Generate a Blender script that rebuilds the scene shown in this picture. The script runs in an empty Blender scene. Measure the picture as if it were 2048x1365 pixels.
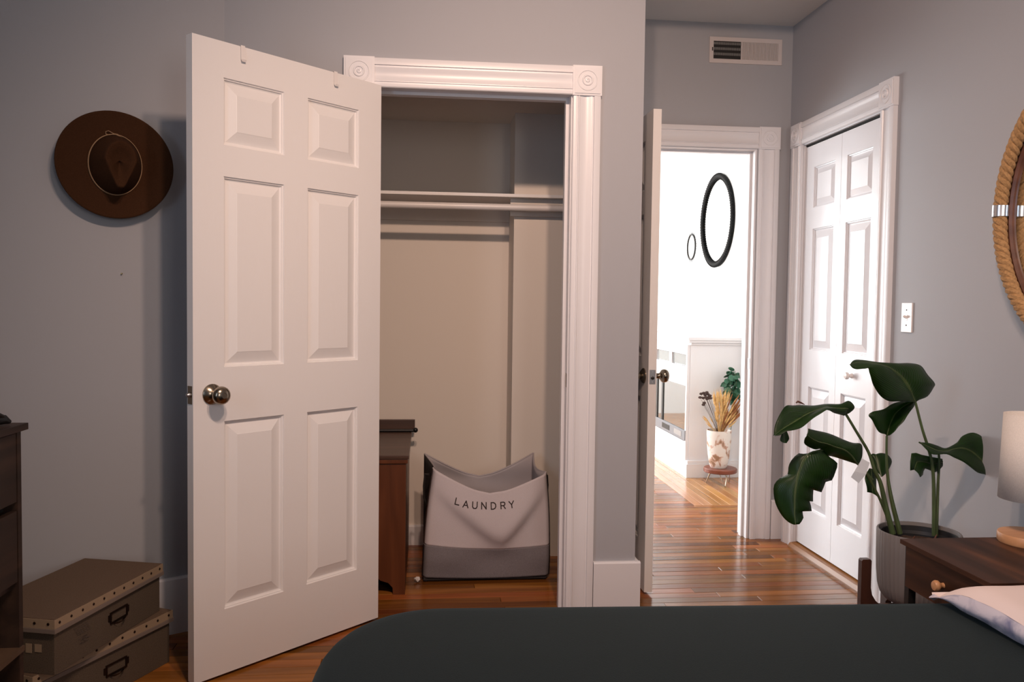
import bpy, bmesh, math, random
from math import sin, cos, pi, radians, sqrt, atan2
from mathutils import Vector, Matrix, noise
random.seed(7)
SC = bpy.context.scene
COL = SC.collection
# ---------------------------------------------------------------- camera
f_px, pitch, roll, yaw, cam_h = 1669.82, radians(-2.4028), radians(.739), radians(5.7682), 1.2178
F = Vector((sin(yaw)*cos(pitch), cos(yaw)*cos(pitch), sin(pitch)))
R0 = Vector((cos(yaw), -sin(yaw), 0)); U0 = R0.cross(F)
R1 = R0*cos(roll)+U0*sin(roll); U1 = -R0*sin(roll)+U0*cos(roll)
cam_d = bpy.data.cameras.new('camera'); cam = bpy.data.objects.new('camera', cam_d); COL.objects.link(cam)
cam.matrix_world = Matrix(((R1.x, U1.x, -F.x, 0), (R1.y, U1.y, -F.y, 0), (R1.z, U1.z, -F.z, cam_h), (0, 0, 0, 1)))
cam_d.sensor_width = 36; cam_d.lens = f_px/2048*36; cam_d.clip_start = .02; cam_d.clip_end = 60
SC.camera = cam
# ---------------------------------------------------------------- colour management, world
SC.view_settings.view_transform = 'Standard'; SC.view_settings.look = 'None'
SC.view_settings.gamma = 1; SC.view_settings.use_curve_mapping = False
SC.view_settings.exposure = 0.0
w = bpy.data.worlds.new('world'); SC.world = w; w.use_nodes = True
w.node_tree.nodes['Background'].inputs[0].default_value = (.62, .78, 1, 1)
w.node_tree.nodes['Background'].inputs[1].default_value = 1.0
# ---------------------------------------------------------------- lights
def area(name, loc, rot, sx, sy, power, col):
    l = bpy.data.lights.new(name, 'AREA'); l.shape = 'RECTANGLE'; l.size = sx; l.size_y = sy
    l.energy = power; l.color = col
    o = bpy.data.objects.new(name, l); COL.objects.link(o); o.location = loc; o.rotation_euler = rot
    return o
WARM = (1, .69, .53); DAY = (.66, .80, 1)
LAMP_POS = ((.12, .95, 2.76), (.42, .95, 2.76))
LAMP_W = 108
for i, p in enumerate(LAMP_POS):
    l = bpy.data.lights.new('ceiling_spot_light', 'SPOT'); l.spot_size = radians(112); l.spot_blend = 1.0; l.energy = LAMP_W; l.color = WARM; l.shadow_soft_size = .045  # lamp inferred from shadows; spot cone added to keep the hat wall dim
    o = bpy.data.objects.new('ceiling_spot_light', l); COL.objects.link(o); o.location = p
    o.rotation_euler = (Vector((.72, 3.2, .80))-Vector(p)).to_track_quat('-Z', 'Y').to_euler()
# daylight through the bedroom window (left wall, behind the camera)
area('bedroom_window_light', (-1.60, .15, 1.55), (0, radians(-90), 0), 1.3, 1.0, 21, DAY)
area('bedroom_rear_fill_light', (1.35, -1.96, 1.62), (radians(90), 0, 0), .8, 1.25, 21, (1, .87, .78))  # unseen warm source added at the rear to brighten the closet
# daylight through the windows of the far room
area('far_room_window_light', (-1.44, 7.5, 1.40), (0, radians(-90), 0), 1.6, 2.6, 205, (.93, .97, 1))
area('far_room_rear_window_light', (-.75, 9.34, 1.45), (radians(-90), 0, 0), 1.3, 1.6, 85, (.95, .97, 1))
# ---------------------------------------------------------------- materials
def newmat(name):
    m = bpy.data.materials.new(name); m.use_nodes = True
    nt = m.node_tree; b = nt.nodes['Principled BSDF']
    return m, nt, b
def N(nt, t, **kw):
    n = nt.nodes.new(t)
    for k, v in kw.items(): setattr(n, k, v)
    return n
def mapping(nt, scale, coord='Object'):
    tc = N(nt, 'ShaderNodeTexCoord'); mp = N(nt, 'ShaderNodeMapping')
    nt.links.new(tc.outputs[coord], mp.inputs[0]); mp.inputs['Scale'].default_value = scale
    return mp.outputs[0]
def bump(nt, b, h, strength, dist=.002):
    bp = N(nt, 'ShaderNodeBump'); bp.inputs['Strength'].default_value = strength; bp.inputs['Distance'].default_value = dist
    nt.links.new(h, bp.inputs['Height']); nt.links.new(bp.outputs[0], b.inputs['Normal'])
def plain(name, col, rough=.5, metal=0, nscale=0, nstr=.2, var=0, coat=0, spec=None, aniso=(1, 1, 1), trans=0):
    m, nt, b = newmat(name)
    b.inputs['Base Color'].default_value = (*col, 1); b.inputs['Roughness'].default_value = rough; b.inputs['Metallic'].default_value = metal
    b.inputs['Coat Weight'].default_value = coat
    if spec is not None: b.inputs['Specular IOR Level'].default_value = spec
    if nscale:
        no = N(nt, 'ShaderNodeTexNoise'); no.inputs['Scale'].default_value = nscale; no.inputs['Detail'].default_value = 4
        nt.links.new(mapping(nt, aniso), no.inputs['Vector'])
        bump(nt, b, no.outputs[0], nstr, .001)
        if var:
            r = N(nt, 'ShaderNodeValToRGB'); r.color_ramp.elements[0].position = .3; r.color_ramp.elements[1].position = .7
            r.color_ramp.elements[0].color = (*[c*(1-var) for c in col], 1); r.color_ramp.elements[1].color = (*[min(1, c*(1+var)) for c in col], 1)
            nt.links.new(no.outputs[0], r.inputs[0]); nt.links.new(r.outputs[0], b.inputs['Base Color'])
    return m
def woodmat(name, dark, mid, light, axis='x', scale=1.0, rough=.4, randomise=0, coat=0, knots=False, bs=.15):
    m, nt, b = newmat(name)
    s = {'x': (2.2, 26, 26), 'y': (26, 2.2, 26), 'z': (26, 26, 2.2)}[axis]
    vec = mapping(nt, tuple(v*scale for v in s))
    if randomise:
        oi = N(nt, 'ShaderNodeObjectInfo'); mul = N(nt, 'ShaderNodeMath', operation='MULTIPLY'); mul.inputs[1].default_value = 37
        nt.links.new(oi.outputs['Random'], mul.inputs[0])
        ad = N(nt, 'ShaderNodeVectorMath', operation='ADD'); nt.links.new(vec, ad.inputs[0]); nt.links.new(mul.outputs[0], ad.inputs[1]); vec = ad.outputs[0]
    n1 = N(nt, 'ShaderNodeTexNoise'); n1.inputs['Scale'].default_value = 1; n1.inputs['Detail'].default_value = 6; n1.inputs['Distortion'].default_value = .6
    nt.links.new(vec, n1.inputs['Vector'])
    fac = n1.outputs[0]
    r = N(nt, 'ShaderNodeValToRGB'); e = r.color_ramp.elements
    e[0].position = .25; e[0].color = (*dark, 1); e[1].position = .75; e[1].color = (*light, 1)
    x = e.new(.5); x.color = (*mid, 1)
    nt.links.new(fac, r.inputs[0]); out = r.outputs[0]
    if randomise:
        hs = N(nt, 'ShaderNodeHueSaturation'); mr = N(nt, 'ShaderNodeMapRange')
        mr.inputs['To Min'].default_value = 1-randomise; mr.inputs['To Max'].default_value = 1+randomise
        nt.links.new(oi.outputs['Random'], mr.inputs[0]); nt.links.new(mr.outputs[0], hs.inputs['Value']); nt.links.new(out, hs.inputs['Color'])
        hm = N(nt, 'ShaderNodeMapRange'); hm.inputs['To Min'].default_value = .488; hm.inputs['To Max'].default_value = .508
        fr = N(nt, 'ShaderNodeMath', operation='FRACT'); m7 = N(nt, 'ShaderNodeMath', operation='MULTIPLY'); m7.inputs[1].default_value = 7.31
        nt.links.new(oi.outputs['Random'], m7.inputs[0]); nt.links.new(m7.outputs[0], fr.inputs[0]); nt.links.new(fr.outputs[0], hm.inputs[0]); nt.links.new(hm.outputs[0], hs.inputs['Hue'])
        out = hs.outputs[0]
    if knots:
        vo = N(nt, 'ShaderNodeTexVoronoi'); vo.inputs['Scale'].default_value = 1
        nt.links.new(mapping(nt, {'z': (11, 11, 5), 'x': (5, 11, 11), 'y': (11, 5, 11)}[axis]), vo.inputs['Vector'])
        kr = N(nt, 'ShaderNodeValToRGB'); kr.color_ramp.elements[0].position = .05; kr.color_ramp.elements[0].color = (.15, .12, .1, 1); kr.color_ramp.elements[1].position = .14; kr.color_ramp.elements[1].color = (1, 1, 1, 1)
        nt.links.new(vo.outputs[0], kr.inputs[0])
        mx = N(nt, 'ShaderNodeMix', data_type='RGBA', blend_type='MULTIPLY'); mx.inputs[0].default_value = 1
        nt.links.new(out, mx.inputs[6]); nt.links.new(kr.outputs[0], mx.inputs[7]); out = mx.outputs[2]
    nt.links.new(out, b.inputs['Base Color']); b.inputs['Roughness'].default_value = rough
    b.inputs['Coat Weight'].default_value = coat; b.inputs['Coat Roughness'].default_value = .12
    bump(nt, b, n1.outputs[0], bs, .001)
    return m
M = {}
M['wall'] = plain('wall_paint', (.41, .415, .44), .62, nscale=180, nstr=.12, spec=.3)
M['closetwall'] = plain('closet_paint', (.78, .71, .635), .7, nscale=160, nstr=.12, spec=.25)
M['ceiling'] = plain('ceiling_paint', (.66, .65, .63), .9, nscale=120, nstr=.15, spec=.1)
M['farwall'] = plain('far_room_paint', (.80, .81, .80), .8, nscale=120, nstr=.1)
M['trim'] = plain('white_trim_paint', (.79, .78, .80), .32, nscale=60, nstr=.05)
M['door'] = plain('white_door_paint', (.82, .80, .79), .42, nscale=90, nstr=.25, aniso=(1, 1, .12))
M['gloss'] = plain('glossy_door_paint', (.78, .78, .81), .26, nscale=60, nstr=.10, aniso=(1, 1, .15))
M['shade_fabric'] = plain('linen_shade', (.74, .69, .64), .9, nscale=420, nstr=.6, var=.08)
M['nickel'] = plain('antique_nickel', (.30, .25, .19), .22, 1)
M['steel'] = plain('brushed_steel', (.50, .49, .50), .32, 1)
M['chrome'] = plain('chrome', (.72, .71, .72), .30, 1)
M['darkmetal'] = plain('dark_metal', (.03, .028, .028), .4, .6)
M['black'] = plain('black_plastic', (.008, .008, .008), .4)
M['dark'] = plain('gap_shade', (.01, .009, .009), .9)  # near-black fill standing for the shade inside gaps
M['ventwhite'] = plain('vent_enamel', (.66, .60, .58), .45)
M['ventdark'] = plain('vent_duct', (.03, .028, .028), .8)
M['plastic'] = plain('white_plastic', (.80, .76, .74), .3)
M['plank'] = woodmat('oak_strip_floor', (.155, .050, .009), (.23, .080, .015), (.32, .118, .024), 'x', .8, .20, .50, .0, bs=.04)
M['plank'].node_tree.nodes['Principled BSDF'].inputs['Specular IOR Level'].default_value = .24
M['planky'] = woodmat('oak_strip_floor_lengthwise', (.32, .13, .035), (.44, .19, .055), (.54, .25, .08), 'y', 1.0, .26, .2, .3)
M['subfloor'] = woodmat('subfloor', (.03, .012, .006), (.05, .02, .01), (.07, .03, .012), 'x', 1, .8)
M['thresh'] = woodmat('threshold_oak', (.16, .058, .012), (.25, .095, .020), (.35, .145, .034), 'y', .8, .4)
M['dresser'] = woodmat('dark_rustic_oak', (.016, .009, .006), (.036, .019, .012), (.075, .040, .024), 'y', .6, .55)
M['dresserlight'] = woodmat('dresser_edge', (.08, .045, .025), (.12, .07, .04), (.16, .10, .06), 'y', .6, .6)
M['night'] = woodmat('rustic_brown_board', (.014, .006, .003), (.062, .024, .012), (.22, .085, .034), 'y', .42, .5)
M['night'].node_tree.nodes['Principled BSDF'].inputs['Specular IOR Level'].default_value = .25
M['pine'] = woodmat('stained_pine', (.075, .022, .007), (.12, .036, .012), (.17, .055, .018), 'z', .7, .38, knots=True)
M['pinetop'] = woodmat('stained_pine_top', (.05, .026, .019), (.08, .042, .029), (.11, .056, .04), 'x', .7, .4)
M['walnut'] = woodmat('walnut_stand', (.035, .014, .010), (.06, .024, .016), (.09, .036, .022), 'z', 1, .4)
M['beech'] = woodmat('beech_lamp_base', (.52, .26, .12), (.60, .31, .15), (.68, .37, .19), 'x', 1, .4)
M['stool'] = woodmat('stool_wood', (.13, .035, .02), (.20, .055, .03), (.28, .08, .045), 'x', 1, .35)
M['frame'] = woodmat('mirror_frame_wood', (.07, .025, .014), (.11, .042, .022), (.16, .065, .035), 'z', 1, .35)
M['hat'] = plain('brown_wool_felt', (.052, .022, .010), .95, nscale=250, nstr=.4, var=.12, spec=.1)
M['cord'] = plain('tan_leather_cord', (.36, .22, .12), .7)
M['rope'] = plain('manila_rope', (.36, .205, .085), .85, nscale=160, nstr=.8, var=.25, aniso=(1, 1, 1))
M['mirror'] = plain('mirror_glass', (.9, .92, .92), .02, 1)
M['linen'] = plain('burlap_linen', (.105, .075, .050), .95, nscale=350, nstr=.7, var=.25)
M['linenlid'] = plain('burlap_lid', (.125, .080, .050), .9, nscale=350, nstr=.5, var=.2)
M['cream'] = plain('cream_trim_tape', (.36, .26, .17), .7, nscale=200, nstr=.2)
M['creamshadow'] = plain('shaded_cream_tape', (.22, .17, .14), .7)  # cream tape with shade put into its colour, for the lower lid band
M['brass'] = plain('dark_bronze', (.045, .026, .018), .4, .8)
M['ink'] = plain('faded_stamp_ink', (.09, .065, .05), .9)
M['canvas'] = plain('pale_canvas', (.60, .54, .55), .9, nscale=500, nstr=.5, var=.05, spec=.2)
M['canvasdark'] = plain('charcoal_linen', (.20, .18, .19), .95, nscale=500, nstr=.7, var=.25)
M['lining'] = plain('pale_lining', (.42, .38, .39), .9, nscale=300, nstr=.3)
M['sidepanel'] = plain('shade_and_strap_black', (.03, .025, .024), .9)  # near-black for the unlit bag side and base shadow, also the dark straps
M['letter'] = plain('black_print', (.035, .022, .02), .8)
M['bed'] = plain('charcoal_green_duvet', (.0072, .0100, .0088), .85, nscale=420, nstr=.4, var=.12, spec=.25)
M['bed'].node_tree.nodes['Principled BSDF'].inputs['Sheen Weight'].default_value = .08
M['bed'].node_tree.nodes['Principled BSDF'].inputs['Sheen Tint'].default_value = (.35, .6, .7, 1)
M['bedside'] = plain('navy_sheet', (.006, .011, .019), .85, nscale=420, nstr=.3, spec=.2)
M['quilt'] = plain('blush_white_quilt', (.78, .66, .63), .9, nscale=60, nstr=.2)
M['pot'] = plain('ribbed_grey_pot', (.185, .172, .168), .55)
M['potin'] = plain('nursery_pot_black', (.012, .012, .014), .5)
M['soil'] = plain('potting_soil', (.05, .028, .018), .95, nscale=120, nstr=1, var=.6)
M['brownleaf'] = plain('dry_leaf', (.10, .035, .02), .7, nscale=60, nstr=.5, var=.3)
M['stem'] = plain('plant_stem', (.055, .085, .03), .5, nscale=60, nstr=.2, var=.3, aniso=(1, 1, .2))
M['paper'] = plain('paper_tag', (.62, .66, .70), .7)
M['vase'] = plain('tmp', (.8, .78, .76), .6)
M['brassleg'] = plain('brass_hairpin', (.45, .36, .26), .35, .9)
M['wheat'] = plain('dried_wheat', (.66, .42, .17), .85, nscale=80, nstr=.4, var=.25)
M['rust'] = plain('dried_rust_grass', (.26, .10, .035), .9, nscale=80, nstr=.4, var=.3)
M['pod'] = plain('dried_dark_pod', (.055, .03, .025), .8)
M['euca'] = plain('eucalyptus', (.035, .13, .075), .5, nscale=40, nstr=.2, var=.3)
M['blackframe'] = plain('matt_black_frame', (.006, .006, .006), .7, spec=.15)
M['firebox'] = plain('firebox_black', (.012, .012, .012), .5)
M['grill'] = plain('heater_grill', (.20, .21, .23), .45, .4)
M['nail'] = plain('brass_pin', (.9, .75, .4), .2, 1)
M['bulbglass'] = plain('frosted_fixture', (.8, .75, .7), .5)
def leafmat():
    m, nt, b = newmat('glossy_leaf')
    tc = N(nt, 'ShaderNodeTexCoord')
    sx = N(nt, 'ShaderNodeSeparateXYZ'); nt.links.new(tc.outputs['UV'], sx.inputs[0])
    # u across (0..1, .5 midrib), v along
    s1 = N(nt, 'ShaderNodeMath', operation='SUBTRACT'); s1.inputs[1].default_value = .5; nt.links.new(sx.outputs[0], s1.inputs[0])
    ab = N(nt, 'ShaderNodeMath', operation='ABSOLUTE'); nt.links.new(s1.outputs[0], ab.inputs[0])
    r = N(nt, 'ShaderNodeValToRGB'); e = r.color_ramp.elements
    e[0].position = 0; e[0].color = (.13, .20, .06, 1); e[1].position = .035; e[1].color = (.012, .042, .007, 1)
    nt.links.new(ab.outputs[0], r.inputs[0])
    # slanted side veins
    mu = N(nt, 'ShaderNodeMath', operation='MULTIPLY'); mu.inputs[1].default_value = 1.1; nt.links.new(ab.outputs[0], mu.inputs[0])
    ad = N(nt, 'ShaderNodeMath', operation='SUBTRACT'); nt.links.new(sx.outputs[1], ad.inputs[0]); nt.links.new(mu.outputs[0], ad.inputs[1])
    m2 = N(nt, 'ShaderNodeMath', operation='MULTIPLY'); m2.inputs[1].default_value = 150; nt.links.new(ad.outputs[0], m2.inputs[0])
    sn = N(nt, 'ShaderNodeMath', operation='SINE'); nt.links.new(m2.outputs[0], sn.inputs[0])
    no = N(nt, 'ShaderNodeTexNoise'); no.inputs['Scale'].default_value = 14; nt.links.new(tc.outputs['Object'], no.inputs['Vector'])
    mx = N(nt, 'ShaderNodeMix', data_type='RGBA', blend_type='MULTIPLY'); mx.inputs[0].default_value = .55
    nr = N(nt, 'ShaderNodeValToRGB'); nr.color_ramp.elements[0].position = .3; nr.color_ramp.elements[0].color = (.35, .4, .4, 1); nr.color_ramp.elements[1].position = .72; nr.color_ramp.elements[1].color = (1.5, 1.4, 1, 1)
    nt.links.new(no.outputs[0], nr.inputs[0]); nt.links.new(r.outputs[0], mx.inputs[6]); nt.links.new(nr.outputs[0], mx.inputs[7])
    nt.links.new(mx.outputs[2], b.inputs['Base Color'])
    b.inputs['Roughness'].default_value = .34; b.inputs['Specular IOR Level'].default_value = .5
    bump(nt, b, sn.outputs[0], .25, .0012)
    tr = N(nt, 'ShaderNodeBsdfTranslucent'); tr.inputs[0].default_value = (.05, .20, .02, 1)
    ms = N(nt, 'ShaderNodeMixShader'); ms.inputs[0].default_value = .30
    out = nt.nodes['Material Output']; nt.links.new(b.outputs[0], ms.inputs[1]); nt.links.new(tr.outputs[0], ms.inputs[2]); nt.links.new(ms.outputs[0], out.inputs[0])
    return m
M['leaf'] = leafmat()
def patched(name, base, blot, scale, lo, hi, rough=.6, blot2=None):
    m, nt, b = newmat(name)
    no = N(nt, 'ShaderNodeTexNoise'); no.inputs['Scale'].default_value = scale; no.inputs['Detail'].default_value = 5; no.inputs['Distortion'].default_value = .8
    nt.links.new(mapping(nt, (1, 1, 1)), no.inputs['Vector'])
    r = N(nt, 'ShaderNodeValToRGB'); e = r.color_ramp.elements
    e[0].position = lo; e[0].color = (*blot, 1); e[1].position = hi; e[1].color = (*base, 1)
    if blot2: x = e.new((lo+hi)/2); x.color = (*blot2, 1)
    nt.links.new(no.outputs[0], r.inputs[0]); nt.links.new(r.outputs[0], b.inputs['Base Color']); b.inputs['Roughness'].default_value = rough
    bump(nt, b, no.outputs[0], .3, .002)
    return m
M['vase'] = patched('mottled_ceramic', (.72, .66, .61), (.30, .17, .10), 15, .40, .50, .6, (.55, .36, .28))
M['marble'] = patched('marbled_blue_cotton', (.58, .55, .62), (.20, .21, .33), 14, .30, .52, .9)
# ---------------------------------------------------------------- mesh builder
class MB:
    def __init__(s): s.bm = bmesh.new(); s.uv = None
    def tf(s, vs, mat):
        if mat is not None:
            for v in vs: v.co = mat @ v.co
    def box(s, x0, x1, y0, y1, z0, z1, mat=None, bev=0):
        vs = [s.bm.verts.new(p) for p in ((x0,y0,z0),(x1,y0,z0),(x1,y1,z0),(x0,y1,z0),(x0,y0,z1),(x1,y0,z1),(x1,y1,z1),(x0,y1,z1))]
        fs = [s.bm.faces.new([vs[i] for i in q]) for q in ((0,3,2,1),(4,5,6,7),(0,1,5,4),(1,2,6,5),(2,3,7,6),(3,0,4,7))]
        if bev:
            es = list({e for f in fs for e in f.edges})
            r = bmesh.ops.bevel(s.bm, geom=es, offset=bev, segments=2, profile=.7, affect='EDGES')
            vs = list({v for f in r['faces'] for v in f.verts} | {v for v in vs if v.is_valid})
        s.tf(vs, mat); return s
    def ngon_prism(s, pts, z0, z1, mat=None):
        a = [s.bm.verts.new((x, y, z0)) for x, y in pts]; b = [s.bm.verts.new((x, y, z1)) for x, y in pts]
        s.bm.faces.new(a[::-1]); s.bm.faces.new(b); n = len(pts)
        for i in range(n): s.bm.faces.new((a[i], a[(i+1) % n], b[(i+1) % n], b[i]))
        s.tf(a+b, mat); return s
    def grid(s, rows, close_u=False, close_v=False):
        vs = [[s.bm.verts.new(p) for p in r] for r in rows]; nr, nc = len(vs), len(vs[0]); fs = []
        for i in range(nr if close_v else nr-1):
            for j in range(nc if close_u else nc-1):
                q = (vs[i][j], vs[i][(j+1) % nc], vs[(i+1) % nr][(j+1) % nc], vs[(i+1) % nr][j])
                try: fs.append((s.bm.faces.new(q), i, j))
                except ValueError: pass
        return vs, fs
    def lathe(s, prof, n=32, mat=None, cap0=True, cap1=True):
        rows = [[(r*cos(2*pi*k/n), r*sin(2*pi*k/n), z) for k in range(n)] for r, z in prof]
        vs, _ = s.grid(rows, close_u=True)
        if cap0: s.bm.faces.new(vs[0][::-1])
        if cap1: s.bm.faces.new(vs[-1])
        s.tf([v for r in vs for v in r], mat); return s
    def tube(s, pts, rad, n=8, cap=True, mat=None):
        pts = [Vector(p) for p in pts]; rr = rad if isinstance(rad, (list, tuple)) else [rad]*len(pts)
        rows = []; up = None
        for i, p in enumerate(pts):
            t = (pts[min(i+1, len(pts)-1)]-pts[max(i-1, 0)]).normalized()
            if up is None:
                up = Vector((0, 0, 1)) if abs(t.z) < .9 else Vector((1, 0, 0))
            a = t.cross(up)
            if a.length < 1e-4: a = t.cross(Vector((0, 1, 0)))
            a.normalize(); bb = a.cross(t).normalized(); up = bb
            rows.append([p+a*rr[i]*cos(2*pi*k/n)+bb*rr[i]*sin(2*pi*k/n) for k in range(n)])
        vs, _ = s.grid(rows, close_u=True)
        if cap: s.bm.faces.new(vs[0][::-1]); s.bm.faces.new(vs[-1])
        s.tf([v for r in vs for v in r], mat); return s
    def extrude(s, prof, A, B, U, V):
        """profile (u,v) points, closed, swept straight from A to B"""
        A, B, U, V = Vector(A), Vector(B), Vector(U), Vector(V)
        a = [s.bm.verts.new(A+U*u+V*v) for u, v in prof]; b = [s.bm.verts.new(B+U*u+V*v) for u, v in prof]; n = len(prof)
        for i in range(n): s.bm.faces.new((a[i], a[(i+1) % n], b[(i+1) % n], b[i]))
        s.bm.faces.new(a[::-1]); s.bm.faces.new(b); return s
    def sphere(s, c, r, n=12, sc=(1, 1, 1), mat=None):
        rr = bmesh.ops.create_uvsphere(s.bm, u_segments=n, v_segments=max(6, n//2+2), radius=r)
        for v in rr['verts']: v.co = Vector((v.co.x*sc[0]+c[0], v.co.y*sc[1]+c[1], v.co.z*sc[2]+c[2]))
        s.tf(rr['verts'], mat); return s
    def build(s, name, mat, parent=None, smooth=False, ang=35, loc=None, rz=None):
        bmesh.ops.recalc_face_normals(s.bm, faces=s.bm.faces[:])
        me = bpy.data.meshes.new(name); s.bm.to_mesh(me); s.bm.free()
        me.materials.append(M[mat] if isinstance(mat, str) else mat)
        if smooth:
            me.shade_smooth(); me.set_sharp_from_angle(angle=radians(ang))
        o = bpy.data.objects.new(name, me); COL.objects.link(o)
        if parent: o.parent = parent
        if loc: o.location = loc
        if rz is not None: o.rotation_euler = (0, 0, rz)
        return o
def tag(o, label=None, cat=None, group=None, kind=None):
    if label: o['label'] = label
    if cat: o['category'] = cat
    if group: o['group'] = group
    if kind: o['kind'] = kind
    return o
def thing(name, label, cat, loc=(0, 0, 0), rz=0, group=None):
    o = bpy.data.objects.new(name, None); COL.objects.link(o); o.location = loc; o.rotation_euler = (0, 0, rz); o.empty_display_size = .1
    return tag(o, label, cat, group)
def struct(o, label, cat='wall'): return tag(o, label, cat, kind='structure')
def RX(a): return Matrix.Rotation(a, 4, 'X')
def RY(a): return Matrix.Rotation(a, 4, 'Y')
def RZ(a): return Matrix.Rotation(a, 4, 'Z')
def T(x, y, z): return Matrix.Translation((x, y, z))
# ---------------------------------------------------------------- room dimensions
D = 3.231          # bedroom side face of the closet wall
YB = 4.239         # alcove rear wall
XR = 1.877         # right wall
XC = .8313         # outer corner of the closet wall
ZC = 2.95; ZA = 2.69; XL = -1.62; YR = -2.0
HW0 = Vector((-.759, D, 0)); HA = radians(30); HL = (XL-HW0.x)/-cos(HA)
HW1 = HW0+Vector((-cos(HA), -sin(HA), 0))*HL
# walls -----------------------------------------------------------------
m = MB(); m.box(HW0.x, -.225, D, D+.11, 0, ZC); m.box(.567, XC, D, D+.11, 0, ZC); m.box(-.225, .567, D, D+.11, 2.06, ZC)
struct(m.build('wall_front', 'wall'), 'pale blue-grey bedroom wall around the open closet doorway')
m = MB(); m.ngon_prism([(HW0.x, D), (HW1.x, HW1.y), (HW1.x-.05, HW1.y+.1), (HW0.x, D+.11)], 0, ZC)
struct(m.build('wall_front_left', 'wall'), 'shadowed angled grey wall with the hat, left of the closet door')
m = MB(); m.box(XL-.1, XL, YR, -.35, 0, ZC); m.box(XL-.1, XL, .65, HW1.y+.1, 0, ZC); m.box(XL-.1, XL, -.35, .65, 0, .9); m.box(XL-.1, XL, -.35, .65, 2.2, ZC)
struct(m.build('wall_left', 'wall'), 'grey bedroom wall behind the dresser')
m = MB(); m.box(XR, XR+.1, YR, 3.345, 0, ZC); m.box(XR, XR+.1, 4.085, YB+.12, 0, ZC); m.box(XR, XR+.1, 3.345, 4.085, 2.05, ZC); m.box(XR+.1, XR+.13, 3.2, 4.2, 0, 2.2)
struct(m.build('wall_right', 'wall'), 'pale grey wall on the right with the rope mirror')
m = MB(); m.box(XL-.1, .95, YR-.1, YR, 0, ZC); m.box(1.75, XR+.1, YR-.1, YR, 0, ZC); m.box(.95, 1.75, YR-.1, YR, 0, .95); m.box(.95, 1.75, YR-.1, YR, 2.25, ZC); struct(m.build('wall_rear', 'wall'), 'bedroom wall behind the viewer')
m = MB(); m.box(XC, .90, YB, YB+.12, 0, ZC); m.box(1.70, XR+.1, YB, YB+.12, 0, ZC); m.box(.90, 1.70, YB, YB+.12, 2.06, ZC)
struct(m.build('wall_alcove_rear', 'wall'), 'grey alcove wall above the bright doorway')
m = MB(); m.box(XC-.1, XC, D+.11, YB+.12, 0, ZC); struct(m.build('wall_alcove_left', 'wall'), 'alcove side wall hidden behind the open hall door')
m = MB(); m.box(-.95, XC-.1, YB-.01, YB+.1, 0, 2.3); struct(m.build('wall_closet_rear', 'closetwall'), 'pale rear wall inside the closet')
m = MB(); m.box(.405, XC-.1, 3.986, YB-.01, 0, 2.3); struct(m.build('wall_closet_jog', 'closetwall'), 'boxed-out pale wall section at the right inside the closet')
m = MB(); m.box(-.95, -.85, D+.11, YB, 0, 2.3); struct(m.build('wall_closet_left', 'closetwall'), 'left side wall inside the closet')
m = MB(); m.box(XC-.1, XC-.099, D+.11, 3.986, 0, 2.3); struct(m.build('wall_closet_right', 'closetwall'), 'right side wall inside the closet')
m = MB(); m.box(-.95, XC-.1, D+.11, YB, 2.135, 2.2); struct(m.build('ceiling_closet', 'closetwall'), 'low shadowed ceiling inside the closet', 'ceiling')
m = MB(); m.box(XL-.1, XR+.1, YR-.1, D+.11, ZC, ZC+.1); struct(m.build('ceiling', 'ceiling'), 'bedroom ceiling above the view', 'ceiling')
m = MB(); m.box(XC-.0, XR+.1, D+.005, YB+.12, ZA, ZC+.1); struct(m.build('ceiling_alcove', 'ceiling'), 'off-white lowered ceiling seen above the alcove', 'ceiling')
# far room
FX0, FX1, FY0, FY1 = -1.5, 2.30, YB+.12, 9.4
m = MB(); m.box(FX1, FX1+.1, FY0, FY1, 0, 2.75); struct(m.build('wall_far_right', 'farwall'), 'bright white wall of the far room holding the round mirrors')
m = MB(); m.box(FX0-.1, FX1+.1, FY1, FY1+.1, 0, 2.75); struct(m.build('wall_far_rear', 'farwall'), 'blown-out white end wall of the far room')
m = MB(); m.box(FX0-.1, FX0, FY0, FY1, 0, 2.75); struct(m.build('wall_far_left', 'farwall'), 'window side wall of the far room')
m = MB(); m.box(FX0-.1, XC-.1, FY0-.02, FY0, 0, 2.75); m.box(XR+.1, FX1+.1, FY0-.02, FY0, 0, 2.75); m.box(1.70, XR+.1, FY0, FY0+.002, 0, 2.75); m.box(XC-.1, .90, FY0, FY0+.002, 0, 2.75)
struct(m.build('wall_far_near', 'farwall'), 'near wall of the far room')
m = MB(); m.box(FX0-.1, FX1+.1, FY0, FY1+.1, 2.75, 2.85); struct(m.build('ceiling_far', 'farwall'), 'white ceiling of the far room', 'ceiling')
# left window lets daylight in; rear one added for the warm fill (out of frame)
def window(name, label, mk):
    t = tag(bpy.data.objects.new(name, None), label, 'window', kind='structure'); COL.objects.link(t)
    mk(t); return t
def w1(t):
    m = MB(); x0, x1 = XL-.06, XL-.02
    for a, b, c, d in ((-.35, -.3, .9, 2.2), (.6, .65, .9, 2.2), (-.3, .6, .9, .95), (-.3, .6, 2.15, 2.2), (-.3, .6, 1.53, 1.57)): m.box(x0, x1, a, b, c, d)
    m.build('window_frame', 'trim', t)
window('window_1', 'white sash window in the left wall behind the viewer', w1)
def w2(t):
    m = MB(); y0, y1 = YR-.06, YR-.02
    for a, b, c, d in ((.95, 1.0, .95, 2.25), (1.70, 1.75, .95, 2.25), (1.0, 1.70, .95, 1.0), (1.0, 1.70, 2.20, 2.25), (1.0, 1.70, 1.6, 1.64)): m.box(a, b, y0, y1, c, d)
    m.build('window_frame', 'trim', t)
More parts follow.
